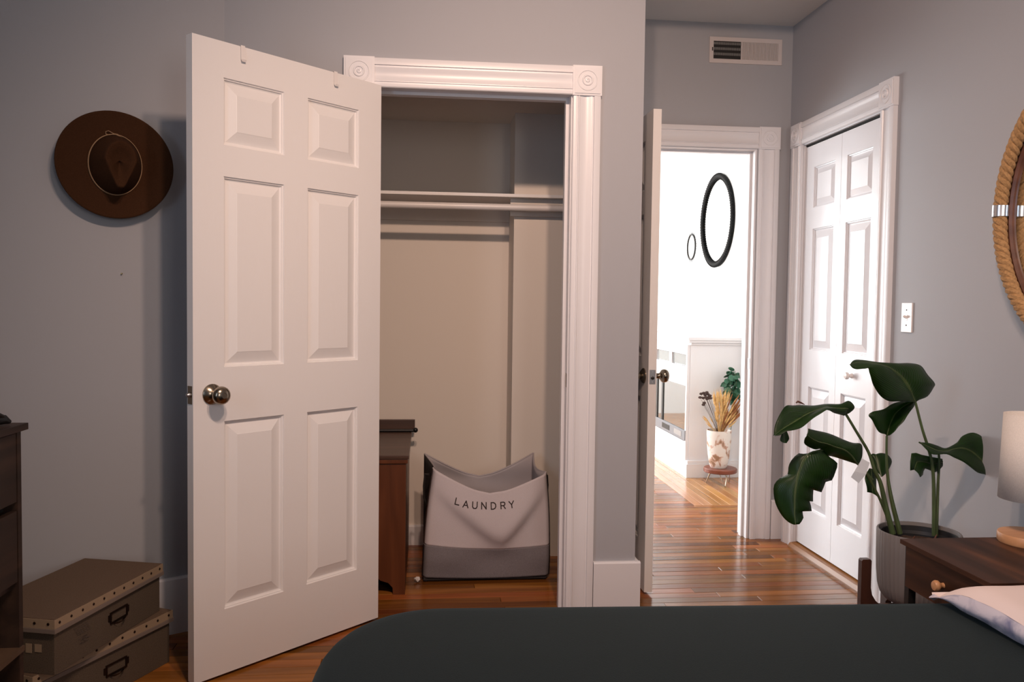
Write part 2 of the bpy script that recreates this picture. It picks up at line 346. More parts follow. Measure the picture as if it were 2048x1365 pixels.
window('fill_window', 'unseen white sash window added in the rear wall for the warm fill light', w2)
# ---------------------------------------------------------------- floor
m = MB(); m.box(XL-.1, XR+.1, YR-.1, FY0, -.12, -.014); m.box(FX0-.1, FX1+.1, FY0, FY1+.1, -.12, -.014)
floor = struct(m.build('floor', 'subfloor'), 'glossy oak strip floor running through the rooms', 'floor')
PW = .057
def plank_mesh(L, key, cache={}, W=PW, y=False):
    k = (round(L, 2), y)
    if k in cache: return cache[k]
    mb = MB(); g = .0006; b = .0012; L2 = L/2-g; w2 = W/2-g
    bot = [(-L2, -w2, -.013), (L2, -w2, -.013), (L2, w2, -.013), (-L2, w2, -.013)]
    mid = [(a, c, -b) for a, c, _ in bot]; top = [(a-math.copysign(b, a), c-math.copysign(b, c), 0) for a, c, _ in bot]
    if y: bot, mid, top = [[(c, a, z) for a, c, z in q] for q in (bot, mid, top)]
    mb.grid([bot, mid, top], close_u=True)
    vs = [v for v in mb.bm.verts]; mb.bm.faces.new(vs[8:12])
    bmesh.ops.recalc_face_normals(mb.bm, faces=mb.bm.faces[:])
    me = bpy.data.meshes.new('plank'); mb.bm.to_mesh(me); mb.bm.free(); me.materials.append(M['planky' if y else 'plank']); cache[k] = me
    return me
nplank = 0
def lay(x, y, L, vert=False):
    global nplank
    o = bpy.data.objects.new('plank', plank_mesh(L, 0, y=vert)); COL.objects.link(o); o.parent = floor
    o.location = (x, y, random.uniform(-.0004, .0004)); nplank += 1
def strip(xa, xb, y, lo, hi, first):
    x = xa; L = first
    while x < xb-.01:
        L = min(L, xb-x)
        if xb-x-L < .12: L = xb-x
        L = round(L, 2) if xb-x-L > .011 else xb-x
        lay(x+L/2, y, L); x += L; L = random.choice([.6, .75, .9, 1.05, 1.2, 1.35])*random.uniform(lo, hi)
Y0P = 1.78
row = 0
y = Y0P+PW/2
while y < 5.0:
    if y < D: xa, xb = XL, XR
    elif y < YB: xa, xb = -.85, XR
    else: xa, xb = .88, 1.98
    if y < YB:
        strip(xa, xb, y, 1.0, 1.25, random.uniform(.25, 1.2))
    else: strip(xa, xb, y, 1, 1.2, random.uniform(.3, .8))
    y += PW; row += 1
yend = y-PW/2
y = yend+PW/2
while y < 6.6:
    strip(.95, 1.65, y, 1, 1.2, random.uniform(.3, .7)); y += PW
x = 1.65+PW/2
while x < 2.3:
    a = yend; L = random.uniform(.5, 1.3)
    while a < FY1-.01:
        L = round(min(L, FY1-a), 2); L = FY1-a if FY1-a-L < .3 else L
        lay(x, a+L/2, L, True); a += L; L = random.uniform(1.2, 2.2)
    x += PW
# boards nobody sees singly (under the bed, behind the viewer, rest of the far room)
def rest(name, rects, mat):
    mb = MB()
    for (xa, xb, ya, yb) in rects:
        yy = ya
        while yy < yb-.01:
            e = min(yy+PW, yb); xx = xa
            while xx < xb-.01:
                L = min(random.uniform(.6, 1.4), xb-xx); mb.box(xx+.0006, xx+L-.0006, yy+.0006, e-.0006, -.013, 0); xx += L
            yy = e
    o = mb.build(name, mat, floor); o['kind'] = 'stuff'
rest('planks', [(XL, XR, YR, Y0P), (FX0, .95, FY0, FY1), (.95, 1.65, 6.65, FY1)], 'plank')
print('planks', nplank)
# ---------------------------------------------------------------- trim profiles
def casing_prof(w, t=.020):
    # u across width, v outwards
    q = [(0, 0), (0, .62), (.03, .80), (.10, .86), (.14, .86), (.15, .72), (.18, .72), (.20, .92), (.23, .92), (.25, .74), (.30, .62), (.45, .52), (.58, .60), (.66, .78), (.70, .80), (.71, .66), (.75, .66), (.77, 1.0), (.97, 1.0), (1, .93), (1, 0)]
    return [(u*w, v*t) for u, v in q]
def casing(name, label, A, B, U, V, w): 
    m = MB(); m.extrude(casing_prof(w), A, B, U, V)
    return struct(m.build(name, 'trim', smooth=True, ang=30), label, 'trim')
def rosette(parent, c, n, up, s=.114, t=.026):
    """corner block centred at c on the wall, facing n"""
    n = Vector(n); up = Vector(up); a = up.cross(n)
    mat = Matrix(((a.x, up.x, n.x, c[0]), (a.y, up.y, n.y, c[1]), (a.z, up.z, n.z, c[2]), (0, 0, 0, 1)))
    m = MB(); h = s/2
    m.box(-h, h, -h, h, 0, t-.004, mat); m.box(-h+.007, h-.007, -h+.007, h-.007, t-.004, t-.0005, mat)
    m.lathe([(.040, t-.001), (.0395, t+.002), (.036, t+.002), (.033, t-.003), (.027, t-.005), (.022, t-.001), (.020, t+.004), (.016, t+.004), (.014, t-.002), (.0105, t-.002), (.008, t+.003), (.004, t+.0035), (.002, t+.001)], 36, mat, False, True)
    return m.build('rosette_block', 'trim', parent, smooth=True, ang=30)
def doorcase(name, label, A, U, W, zt, ztop, n, w=.108, blk=.114):
    """U horizontal dir, A = left inner foot point on wall (z=0), W opening width between casings, n = facing"""
    A, U, n = Vector(A), Vector(U), Vector(n); Z = Vector((0, 0, 1))
    t = bpy.data.objects.new(name, None); COL.objects.link(t); struct(t, label, 'trim')
    m = MB(); m.extrude(casing_prof(w), A-U*.0, A-U*.0+Z*(zt), -U, n); m.build('side_casing', 'trim', t, True, 30)
    m = MB(); m.extrude(casing_prof(w), A+U*W, A+U*W+Z*(zt), U, n); m.build('side_casing', 'trim', t, True, 30)
    m = MB(); m.extrude(casing_prof(w), A+Z*zt-U*.0, A+Z*zt+U*W, Z, n); m.build('head_casing', 'trim', t, True, 30)
    for c in (A-U*(w/2)+Z*(zt+blk/2-.003), A+U*(W+w/2)+Z*(zt+blk/2-.003)): rosette(t, c, n, Z, blk)
    return t
Zv = (0, 0, 1)
t = doorcase('trim_1', 'white fluted casing with rosette blocks around the open closet', (-.2107, D, 0), (1, 0, 0), .7605, 2.036, 0, (0, -1, 0))
# closet jambs, stop
m = MB(); m.box(-.225, -.205, D+.001, D+.112, 0, 2.04); m.box(.545, .567, D+.001, D+.112, 0, 2.04); m.box(-.225, .567, D+.001, D+.112, 2.04, 2.06)
m.box(.533, .545, D+.055, D+.09, 0, 2.04); m.box(-.205, -.193, D+.055, D+.09, 0, 2.04); m.box(-.193, .533, D+.055, D+.09, 2.028, 2.04)
tj = struct(m.build('trim_2', 'trim'), 'white jamb lining the closet opening', 'trim')
m = MB(); m.box(.5435, .5452, D+.012, D+.036, .90, .955); m.build('strike_plate', 'nickel', tj)
t = doorcase('trim_3', 'white casing with a rosette block around the bright hall doorway', (.885, YB, 0), (1, 0, 0), .820, 2.052, 0, (0, -1, 0))
m = MB(); m.box(.880, .900, YB+.001, YB+.125, 0, 2.045); m.box(1.69, 1.70, YB+.001, YB+.125, 0, 2.045); m.box(.88, 1.70, YB+.001, YB+.125, 2.045, 2.06)
m.box(1.678, 1.69, YB+.045, YB+.08, 0, 2.045); m.box(.90, .912, YB+.045, YB+.08, 0, 2.045); m.box(.912, 1.678, YB+.045, YB+.08, 2.033, 2.045)
tj = struct(m.build('trim_4', 'trim'), 'sunlit white jamb of the hall doorway', 'trim')
m = MB(); m.box(1.688, 1.6905, YB+.008, YB+.036, .90, .958); m.build('strike_plate', 'steel', tj)
t = doorcase('trim_5', 'white fluted casing around the folding closet door on the right wall', (XR, 4.075, 0), (0, -1, 0), .738, 2.050, 0, (-1, 0, 0))
m = MB(); m.box(XR-.001, XR+.1, 3.325, 3.345, 0, 2.06); m.box(XR-.001, XR+.1, 4.075, 4.095, 0, 2.06); m.box(XR-.001, XR+.1, 3.345, 4.075, 2.045, 2.06)
struct(m.build('trim_6', 'trim'), 'jamb around the folding closet door', 'trim')
m = MB(); m.extrude([(0, 0), (0, .008), (.012, .024), (.05, .028), (.095, .028), (.095, 0)], (XR-.028, 3.34, 0), (XR-.028, 4.078, 0), (1, 0, 0), (0, 0, 1))
struct(m.build('trim_7', 'thresh', smooth=True, ang=30), 'rounded honey oak threshold below the folding door', 'threshold')
# baseboards
def base(name, label, A, B, n, h=.207):
    A, B, n = Vector(A), Vector(B), Vector(n)
    m = MB(); m.extrude([(0, 0), (h-.008, 0), (h, .006), (h, .018)][::-1] if False else [(0, 0), (0, .019), (h-.006, .019), (h, .013), (h, 0)], A, B, (0, 0, 1), n)
    return struct(m.build(name, 'trim'), label, 'baseboard')
base('baseboard_front', 'tall white baseboard right of the closet casing', (.6607, D, 0), (XC+.019, D, 0), (0, -1, 0))
base('baseboard_alcove_left', 'white baseboard behind the open hall door', (XC, D, 0), (XC, YB, 0), (1, 0, 0))
base('baseboard_front_left', 'white baseboard in deep shadow below the hat', HW0, HW1, (sin(HA), -cos(HA), 0))
base('baseboard_front_inner', 'white baseboard between the corner and the closet casing', (HW0.x, D, 0), (-.325, D, 0), (0, -1, 0))
base('baseboard_left', 'white baseboard behind the dresser', (XL, YR, 0), (XL, HW1.y, 0), (1, 0, 0))
base('baseboard_right', 'white baseboard behind the plant stand', (XR, YR, 0), (XR, 3.225, 0), (-1, 0, 0))
base('baseboard_alcove_rear', 'short white baseboard in the alcove corner', (1.818, YB, 0), (XR, YB, 0), (0, -1, 0))
base('baseboard_closet', 'pale baseboard at the back of the closet', (-.85, YB-.01, 0), (.405, YB-.01, 0), (0, -1, 0), .10)
# ---------------------------------------------------------------- panel doors
def panel_door(name, label, w, zb, zt, th, cols, rows, mat, parent_obj=None, kind='structure'):
    """local frame: x 0..w along the door, y 0 = face, y +th = other face; cols [(x0,x1)], rows [(z0,z1)]"""
    xs = sorted({0, w} | {c for a in cols for c in a}); zs = sorted({zb, zt} | {c for a in rows for c in a})
    m = MB()
    def hole(i, j):
        cx = (xs[i]+xs[i+1])/2; cz = (zs[j]+zs[j+1])/2
        return any(a < cx < b for a, b in cols) and any(a < cz < b for a, b in rows)
    for yy in (0, th):
        g = {}
        for i in range(len(xs)-1):
            for j in range(len(zs)-1):
                if hole(i, j): continue
                q = []
                for (a, b) in ((i, j), (i+1, j), (i+1, j+1), (i, j+1)):
                    if (a, b) not in g: g[(a, b)] = m.bm.verts.new((xs[a], yy, zs[b]))
                    q.append(g[(a, b)])
                m.bm.faces.new(q)
    # outer edges
    for q in (((0, zb), (w, zb)), ((w, zb), (w, zt)), ((w, zt), (0, zt)), ((0, zt), (0, zb))):
        (a, b), (c, d) = q
        m.bm.faces.new([m.bm.verts.new(p) for p in ((a, 0, b), (c, 0, d), (c, th, d), (a, th, b))])
    bmesh.ops.remove_doubles(m.bm, verts=m.bm.verts[:], dist=1e-5)
    root = m.build(name, mat, parent_obj)
    if kind: struct(root, label, 'door')
    for (x0, x1) in cols:
        for (z0, z1) in rows:
            p = MB()
            for yy, sg in ((0, 1), (th, -1)):
                rings = [(0, 0), (.0015, .005), (.0055, .006), (.0065, .0105), (.011, .0125), (.013, .0125), (.046, .0022), (.048, .0012), (.051, .0012)]
                if x1-x0 < .2 or z1-z0 < .2: rings = [(a*(.8 if a > .02 else 1), b) for a, b in rings]
                rr = [[(x0+a, yy+sg*b, z0+a), (x1-a, yy+sg*b, z0+a), (x1-a, yy+sg*b, z1-a), (x0+a, yy+sg*b, z1-a)] for a, b in rings]
                vs, _ = p.grid(rr, close_u=True); p.bm.faces.new(vs[-1])
            p.build('panel', mat, root)
    return root
def knob(parent, mat, lm, n=28, sc=1, name='door_knob'):
    """lathe along local -y; lm places it"""
    m = MB(); A = lm @ RX(radians(90))
    m.lathe([(.033, 0), (.033, .004), (.030, .007), (.024, .012), (.018, .016), (.0115, .019), (.0115, .030), (.013, .034), (.017, .037), (.0255, .043), (.0285, .050), (.029, .056), (.0275, .063), (.023, .069), (.015, .073), (.009, .0745), (.0085, .073), (.002, .073)], n, A)
    return m.build(name, mat, parent, smooth=True, ang=40)
# closet door (door_1): hinge corner and angle measured
th = radians(44.53); HX, HY = -.1816, 3.208
d1 = panel_door('door_1', 'open white six-panel closet door with a round knob', .762, .010, 2.040, .035,
                [(.107, .333), (.429, .656)], [(.222, .836), (1.01, 1.618), (1.717, 1.928)], 'door')
# local x from free edge? -> x=0 at hinge, face y=0 looks to the room's right
# local +x points to the free edge, local +y points away from the viewer
ang = math.atan2(-sin(th), -cos(th))
# face normal towards viewer is (sin th, -cos th); local -y must equal it -> mirror x direction
d1.location = (HX-cos(th)*.762, HY-sin(th)*.762, 0); d1.rotation_euler = (0, 0, th)
# local x=0 at free edge, x=.762 at hinge: mirrored columns are symmetric enough
knob(d1, 'nickel', T(.064, 0, .926))
knob(d1, 'nickel', T(.064, .035, .926) @ RZ(pi))
m = MB(); m.box(-.0012, .001, .005, .030, .898, .955); m.build('latch_plate', 'nickel', d1)
m = MB(); m.lathe([(.008, 0), (.0078, .006), (.005, .011), (.001, .012)], 16, T(-.001, .0175, .927) @ RY(radians(-90))); m.build('latch_bolt', 'steel', d1, smooth=True)
for hz in (.25, 1.02, 1.80):
    m = MB(); m.lathe([(.006, -.045), (.006, .045)], 12, T(.768, .040, hz)); m.box(.7615, .7635, .008, .036, hz-.045, hz+.045); m.build('hinge', 'steel', d1)
def door_hook(x, label):
    """thin strap folded over the top of the closet door"""
    o = thing('over_door_hook', label, 'hook', d1.location+Vector((cos(th)*x, sin(th)*x, 2.04)), th, 'over-door hooks on the closet door')
    w2 = .0075
    m = MB()
    # cross-section path in (y,z) local, 1.5 mm thick strap
    path = [(.0375, -.045), (.0375, .002), (-.0025, .002), (-.0035, -.042), (-.0095, -.050), (-.0125, -.043)]
    off = .0014
    outer = path; rows = []
    for k, (yy, zz) in enumerate(path):
        a = Vector(path[max(k-1, 0)]); b = Vector(path[min(k+1, len(path)-1)]); d = (b-a).normalized(); nn = Vector((-d.y, d.x))*off
        rows.append([(-w2, yy, zz), (w2, yy, zz), (w2, yy-nn.x, zz-nn.y), (-w2, yy-nn.x, zz-nn.y)])
    vs, _ = m.grid(rows, close_u=True); m.bm.faces.new(vs[0]); m.bm.faces.new(vs[-1])
    m.build('strap', 'plastic', o)
door_hook(.762-.588, 'white metal strap hook over the closet door top, nearer its free edge')
door_hook(.762-.216, 'white metal strap hook over the closet door top, beside the rosette block')
# hall door (door_2), nearly edge-on
d2 = panel_door('door_2', 'white hall door swung open, seen almost edge-on', .79, .014, 2.040, .035,
                [(.11, .345), (.445, .68)], [(.222, .836), (1.01, 1.618), (1.717, 1.928)], 'door')
# x=0 free edge at Y 3.42, direction +y (slightly toward -x)
a2 = radians(92.0)
d2.rotation_euler = (0, 0, a2); d2.location = (.955, 3.412, 0)
knob(d2, 'nickel', T(.064, 0, .928)); knob(d2, 'nickel', T(.064, .035, .928) @ RZ(pi))
m = MB(); m.box(-.0015, .001, .0045, .0305, .898, .958, bev=.0004); lp = m.build('latch_plate', 'steel', d2)
for zz in (.907, .949):
    m = MB(); m.lathe([(.0035, 0), (.003, .0012)], 10, T(-.0015, .0175, zz) @ RY(radians(-90))); m.build('screw', 'chrome', lp)
m = MB(); m.lathe([(.007, 0), (.0065, .008), (.001, .01)], 12, T(-.001, .0175, .924) @ RY(radians(-90))); m.build('latch_bolt', 'darkmetal', d2, smooth=True)
m = MB(); m.lathe([(.008, 0), (.006, .01), (.006, .03), (.009, .034), (.009, .042), (.004, .045)], 14, T(.09, .035, .06) @ RX(radians(-90))); m.build('door_stop', 'plastic', d2, smooth=True)
# folding closet door (door_3)
d3 = tag(bpy.data.objects.new('door_3', None), 'white two-leaf folding closet door with a small white knob', 'door', kind='structure'); COL.objects.link(d3)
d3.location = (XR+.012, 4.071, 0); d3.rotation_euler = (0, 0, radians(-90))   # local x runs toward the viewer, local -y faces the room
def leafdoor(x0, wd, c0, c1):
    o = panel_door('door_leaf', '', wd, .034, 2.032, .032, [(c0, c1)], [(.222, .836), (1.02, 1.618), (1.722, 1.922)], 'gloss', d3, kind=None)
    o.location = (x0, 0, 0); return o
leafdoor(.001, .3625, .090, .305); lf = leafdoor(.3665, .3625, .052, .272)
m = MB(); m.lathe([(.012, 0), (.011, .003), (.0075, .010), (.0085, .015), (.0155, .020), (.0165, .026), (.013, .032), (.004, .034)], 22, T(.150, 0, .925) @ RX(radians(90))); m.build('door_knob', 'plastic', lf, smooth=True, ang=40)
m = MB(); m.box(XR+.012, XR+.05, 3.347, 4.073, 2.036, 2.0449); struct(m.build('trim_8', 'dark'), 'dark strip standing for the shaded track gap above the folding door', 'trim')  # solid dark strip in place of the shaded gap
# ---------------------------------------------------------------- closet fittings
m = MB(); m.box(-.85, XC-.101, 3.91, 3.985, 1.728, 1.742); m.box(-.85, .404, 3.985, YB-.0105, 1.728, 1.742)
tag(m.build('closet_shelf', 'door'), 'long white shelf across the closet', 'shelf')
m = MB(); m.box(-.849, .404, YB-.029, YB-.0105, 1.640, 1.7275); tag(m.build('shelf_cleat', 'closetwall'), 'painted support board under the shelf on the closet rear wall', 'shelf support', 'shelf supports')
m = MB(); m.box(.385, XC-.101, 3.966, 3.9855, 1.645, 1.7275); tag(m.build('shelf_cleat', 'closetwall'), 'painted support board under the shelf on the boxed-out section', 'shelf support', 'shelf supports')
m = MB(); m.lathe([(.0155, -.85), (.0155, XC-.101)], 24, T(0, 3.905, 1.6785) @ RY(radians(90))); tag(m.build('closet_rod', 'plastic', smooth=True), 'white round hanging rod below the closet shelf', 'rod')
# ---------------------------------------------------------------- pine chest in the closet
ch = thing('pine_chest', 'narrow reddish pine chest half hidden behind the open closet door', 'chest', (-.086, 3.487, 0))
cw = .44
m = MB(); m.box(-cw, 0, 0, .018, .10, .575); m.ngon_prism([(-cw, 0), (-cw+.07, 0), (-cw+.07, .001), (-cw, .001)], .0, .0005)
m.build('front_board', 'pine', ch)
# scalloped feet cut from the front board
def foot(x0, sgn):
    m = MB(); pts = [(0, 0), (.05, 0), (.052, .03), (.070, .050), (.105, .062), (.13, .10), (0, .10)]
    a = [m.bm.verts.new((x0+sgn*p[0], 0, p[1])) for p in pts]; b = [m.bm.verts.new((x0+sgn*p[0], .018, p[1])) for p in pts]
    m.bm.faces.new(a); m.bm.faces.new(b[::-1]); n = len(pts)
    for i in range(n): m.bm.faces.new((a[i], a[(i+1) % n], b[(i+1) % n], b[i]))
    m.build('foot', 'pine', ch)
foot(0, -1); foot(-cw, 1)
m = MB(); m.box(-cw+.13, -.13, 0, .018, .062, .10); m.build('skirt', 'pine', ch)
m = MB(); m.box(-.018, 0, .018, .68, .0, .575); m.build('side_board', 'pine', ch)
m = MB(); m.box(-cw, -cw+.018, .018, .68, .0, .575); m.build('side_board', 'pine', ch)
m = MB(); m.box(-cw+.018, -.018, .66, .68, .05, .575); m.build('back_board', 'pine', ch)
m = MB(); m.box(-cw-.012, .012, -.014, .70, .575, .592, bev=.004); m.build('lid', 'pinetop', ch)
m = MB(); m.box(-cw-.008, .008, -.009, -.0005, .556, .5745, bev=.003); m.build('moulding', 'pine', ch)
m = MB(); m.box(-cw-.012, .026, .675, .700, .5925, .645, bev=.002); m.build('back_rail', 'pinetop', ch)
rod = thing('metal_rod', 'dark grey rod with a round blue-black end resting on the pine chest', 'rod', (-.086, 4.10, .601))
m = MB(); m.lathe([(.008, -.46), (.008, .02)], 12, T(0, 0, 0) @ RY(radians(90))); m.build('bar', 'darkmetal', rod, smooth=True)
m = MB(); m.sphere((.03, 0, .002), .0125, 14); m.build('end_knob', 'black', rod, smooth=True)
# ---------------------------------------------------------------- laundry bag
bag = thing('laundry_bag', 'pale canvas laundry bag with a charcoal base, standing on the closet floor', 'laundry bag', (0, 0, 0))
def lerp(a, b, t): return a+(b-a)*t
def sag(u, L, R, Mid, um=.52, p=1.35):
    # height of a drooping edge between corner heights L and R with the lowest point at um
    if u < um: k = (u/um); return lerp(L, Mid, 1-(1-k)**p)
    k = (1-u)/(1-um); return lerp(R, Mid, 1-(1-k)**p)
YF = 3.625
def frontpt(u, v):
    xb = lerp(-.015, .548, u); xt = lerp(.028, .529, u)
    zt_ = sag(u, .500, .478, .384, .50, 1.15)
    # smooth bottom of the V near the middle
    zt_ += .012*math.exp(-((u-.5)/.10)**2)
    zb_ = .022-.008*sin(pi*u)
    z = lerp(zb_, zt_, v); t = z/.5
    x = lerp(xb, xt, min(1, t)) + .010*sin(pi*t)*(2*u-1)
    # swag crease running from the top corners down to a point low in the middle
    s = (u-.60)/.60 if u < .60 else (u-.60)/.40
    zv = .185+.27*(sqrt(s*s+.015)-.122)
    d = z-zv
    bulge = .044*(1/(1+math.exp(-d/.018)))*math.exp(-max(0, d)/.20)*(1-abs(s)**2.2)
    belly = .014*sin(pi*u)*sin(pi*min(1, t))
    fold = .006*sin(3*pi*(u+.25*v))*sin(pi*u)*v
    lowb = .010*math.exp(-((z-.10)/.05)**2)*sin(2*pi*u*1.2+.4)
    y = YF+.012-.02*(1-t)*0-bulge-belly-fold-lowb
    # vertical edges round back
    y += .030*(max(0, 1-u/.035)**2+max(0, (u-.965)/.035)**2)
    return Vector((x, y, z))
NU, NV = 72, 64
def vband(v0, v1, name, mat):
    m = MB(); n = max(4, int(NV*(v1-v0)))
    m.grid([[frontpt(i/NU, lerp(v0, v1, j/n)) for i in range(NU+1)] for j in range(n+1)])
    o = m.build(name, mat, bag, smooth=True, ang=80)
    sm = o.modifiers.new('s', 'SOLIDIFY'); sm.thickness = .003; sm.offset = -1
    return o
def bandline(u): # v where the charcoal base ends
    return None
def region(lo, hi, name, mat, n):
    m = MB()
    m.grid([[frontpt(i/NU, lerp(lo(i/NU), hi(i/NU), j/n)) for i in range(NU+1)] for j in range(n+1)])
    o = m.build(name, mat, bag, smooth=True, ang=80)
    sm = o.modifiers.new('s', 'SOLIDIFY'); sm.thickness = .003; sm.offset = -1
def vz(u, z):
    zt_ = sag(u, .500, .478, .384, .50, 1.15)+.012*math.exp(-((u-.5)/.10)**2); zb_ = .022-.008*sin(pi*u)
    return (z-zb_)/(zt_-zb_)
bl = lambda u: vz(u, .168-.016*sin(pi*u)-.010*u)
region(lambda u: 0, bl, 'base_band', 'canvasdark', 20)
region(bl, lambda u: 1, 'front_panel', 'canvas', 50)
# hem along the front top edge
m = MB(); m.tube([frontpt(i/60, 1)+Vector((0, .001, 0)) for i in range(61)], .0032, 6); m.build('front_hem', 'canvas', bag, smooth=True)
def backpt(u, v):
    x = lerp(-.010, .503, u); zt_ = sag(u, .523, .522, .404, .50, 1.2)+.010*math.exp(-((u-.5)/.1)**2)
    z = lerp(.02, zt_, v); s = abs(u-.5)*2
    y = 3.905+.018*sin(4*u+9*v)*v*(1-s)+.012*sin(14*(v+.6*abs(u-.45)))*v
    return Vector((x, y, z))
m = MB(); m.grid([[backpt(i/40, j/30) for i in range(41)] for j in range(31)]); o = m.build('back_panel', 'lining', bag, smooth=True, ang=80)
sm = o.modifiers.new('s', 'SOLIDIFY'); sm.thickness = .003
m = MB(); m.tube([backpt(i/50, 1) for i in range(51)], .0042, 6); m.build('back_hem', 'lining', bag, smooth=True)
def sidept(e, u, v):
    a = frontpt(e, 1); b = backpt(e, 1); a0 = frontpt(e, 0); b0 = backpt(e, 0)
    top = a.lerp(b, u)+Vector((0, 0, -.022*sin(pi*u))); bot = a0.lerp(b0, u)
    p = bot.lerp(top, v); p.x += (.022 if e == 0 else -.018)*sin(pi*u)*v**2
    return p
for e, mt in ((0, 'sidepanel'), (1, 'lining')):  # left side coloured near-black because it is unlit, right side pale
    m = MB(); m.grid([[sidept(e, i/16, j/16) for i in range(17)] for j in range(17)]); o = m.build('side_panel', mt, bag, smooth=True, ang=80)
    sm = o.modifiers.new('s', 'SOLIDIFY'); sm.thickness = .003
    m = MB(); m.tube([sidept(e, i/16, 1) for i in range(17)], .0035, 6); m.build('side_hem', 'lining', bag, smooth=True)
m = MB(); m.box(-.01, .535, 3.64, 3.90, .006, .020, bev=.004); m.build('shaded_base_board', 'sidepanel', bag)  # black base put in for the dark shadow under the bag
for px_, py_ in ((.0, 3.655), (.525, 3.655), (.0, 3.885), (.525, 3.885)):
    m = MB(); m.lathe([(.010, 0), (.012, .004), (.010, .0075)], 12, T(px_, py_, 0)); m.build('foot', 'black', bag)
for e in (1,):
    m = MB(); m.tube([(.535, 3.72, .44), (.545, 3.73, .45), (.552, 3.76, .40), (.552, 3.78, .33), (.545, 3.79, .30), (.530, 3.80, .30)], .005, 8); m.build('handle', 'sidepanel', bag, smooth=True)
    m = MB(); m.tube([(.012, 3.72, .46), (-.006, 3.73, .46), (-.012, 3.76, .40), (-.010, 3.78, .34), (.0, 3.79, .31)], .005, 8); m.build('handle', 'sidepanel', bag, smooth=True)
# lettering: each glyph drawn as strokes laid on the cloth
GL = {'L': [[(0, 1), (0, 0), (.62, 0)]], 'A': [[(0, 0), (.40, 1), (.80, 0)], [(.15, .33), (.65, .33)]],
      'U': [[(0, 1), (0, .30), (.08, .1), (.22, 0), (.48, 0), (.62, .1), (.70, .30), (.70, 1)]],
      'N': [[(0, 0), (0, 1), (.70, 0), (.70, 1)]],
      'D': [[(0, 0), (0, 1), (.35, 1), (.58, .88), (.70, .66), (.70, .34), (.58, .12), (.35, 0), (0, 0)]],
      'R': [[(0, 0), (0, 1), (.42, 1), (.60, .92), (.64, .74), (.60, .56), (.42, .48), (0, .48)], [(.38, .48), (.66, 0)]],
      'Y': [[(0, 1), (.36, .48), (.72, 1)], [(.36, .48), (.36, 0)]]}
def cloth(x, z):
    """front surface point at given world x,z"""
    u = (x-lerp(-.015, .028, z/.5))/(lerp(.548, .529, z/.5)-lerp(-.015, .028, z/.5))
    for _ in range(3):
        p = frontpt(u, vz(u, z)); u += (x-p.x)/.54
    return p
word = [('L', .124, .352, -12), ('A', .158, .340, -8), ('U', .200, .335, -3), ('N', .240, .332, 0), ('D', .282, .331, 2), ('R', .325, .332, 4), ('Y', .363, .335, 8)]
m = MB()
for ch_, gx, gz, rot in word:
    H = .028; r = radians(rot)
    for st in GL[ch_]:
        for (a, b), (c, d) in zip(st[:-1], st[1:]):
            p0 = Vector((gx+(a*cos(r)-b*sin(r))*H, gz+(a*sin(r)+b*cos(r))*H)); p1 = Vector((gx+(c*cos(r)-d*sin(r))*H, gz+(c*sin(r)+d*cos(r))*H))
            dd = (p1-p0); L = dd.length; dd.normalize(); nn = Vector((-dd.y, dd.x))*.0022; p0 = p0-dd*.0016; p1 = p1+dd*.0016
            k = max(2, int(L/.006))
            rows = []
            for i in range(k+1):
                q = p0.lerp(p1, i/k); rows.append([cloth(*(q+nn))+Vector((0, -.0045, 0)), cloth(*q)+Vector((0, -.0045, 0)), cloth(*(q-nn))+Vector((0, -.0045, 0))])
            m.grid(rows)
m.build('lettering', 'letter', bag)
# crumpled white scrap by the bag
m = MB(); m.sphere((0, 0, .013), .013, 10, (1, .8, 1)); 
for v in m.bm.verts: v.co += Vector(noise.noise_vector(v.co*90))*.006; v.co.z = max(.0005, v.co.z)
o = tag(m.build('paper_scrap', 'plastic', loc=(-.036, 3.64, 0)), 'small crumpled white paper scrap beside the laundry bag', 'paper scrap')
# ---------------------------------------------------------------- hat on the wall
Nw = Vector((sin(HA), -cos(HA), 0))
# frame: local z out of the wall, local x to the right along the wall, local y up
def wallframe(p, n):
    n = Vector(n).normalized(); up = Vector((0, 0, 1)); a = up.cross(n)
    return Matrix(((a.x, up.x, n.x, p[0]), (a.y, up.y, n.y, p[1]), (a.z, up.z, n.z, p[2]), (0, 0, 0, 1)))
hc = HW0+Vector((-cos(HA), -sin(HA), 0))*.384+Nw*.045; hc.z = 1.682
hat = thing('felt_hat', 'wide-brimmed brown felt hat hung on the angled wall', 'hat')
hat.matrix_world = wallframe(hc, Nw)
def crown_r(a):  # base outline of the crown
    return 1/sqrt((cos(a)/.083)**2+(sin(a)/.101)**2)
rows = []; NA = 72
def hat_pt(a, s):
    """s 0 outer brim edge .. 1 crown foot"""
    ro = .184+.002*cos(2*a); ri = crown_r(a); r = lerp(ro, ri, s)
    z = .012*((r-ri)/(ro-ri))**2*(1+.5*cos(2*a))
    return (r*cos(a), r*sin(a), z)
m = MB(); m.grid([[hat_pt(2*pi*k/NA, s/12) for k in range(NA)] for s in range(13)], close_u=True)
o = m.build('brim', 'hat', hat, smooth=True, ang=80); sm = o.modifiers.new('s', 'SOLIDIFY'); sm.thickness = .003; sm.offset = 0
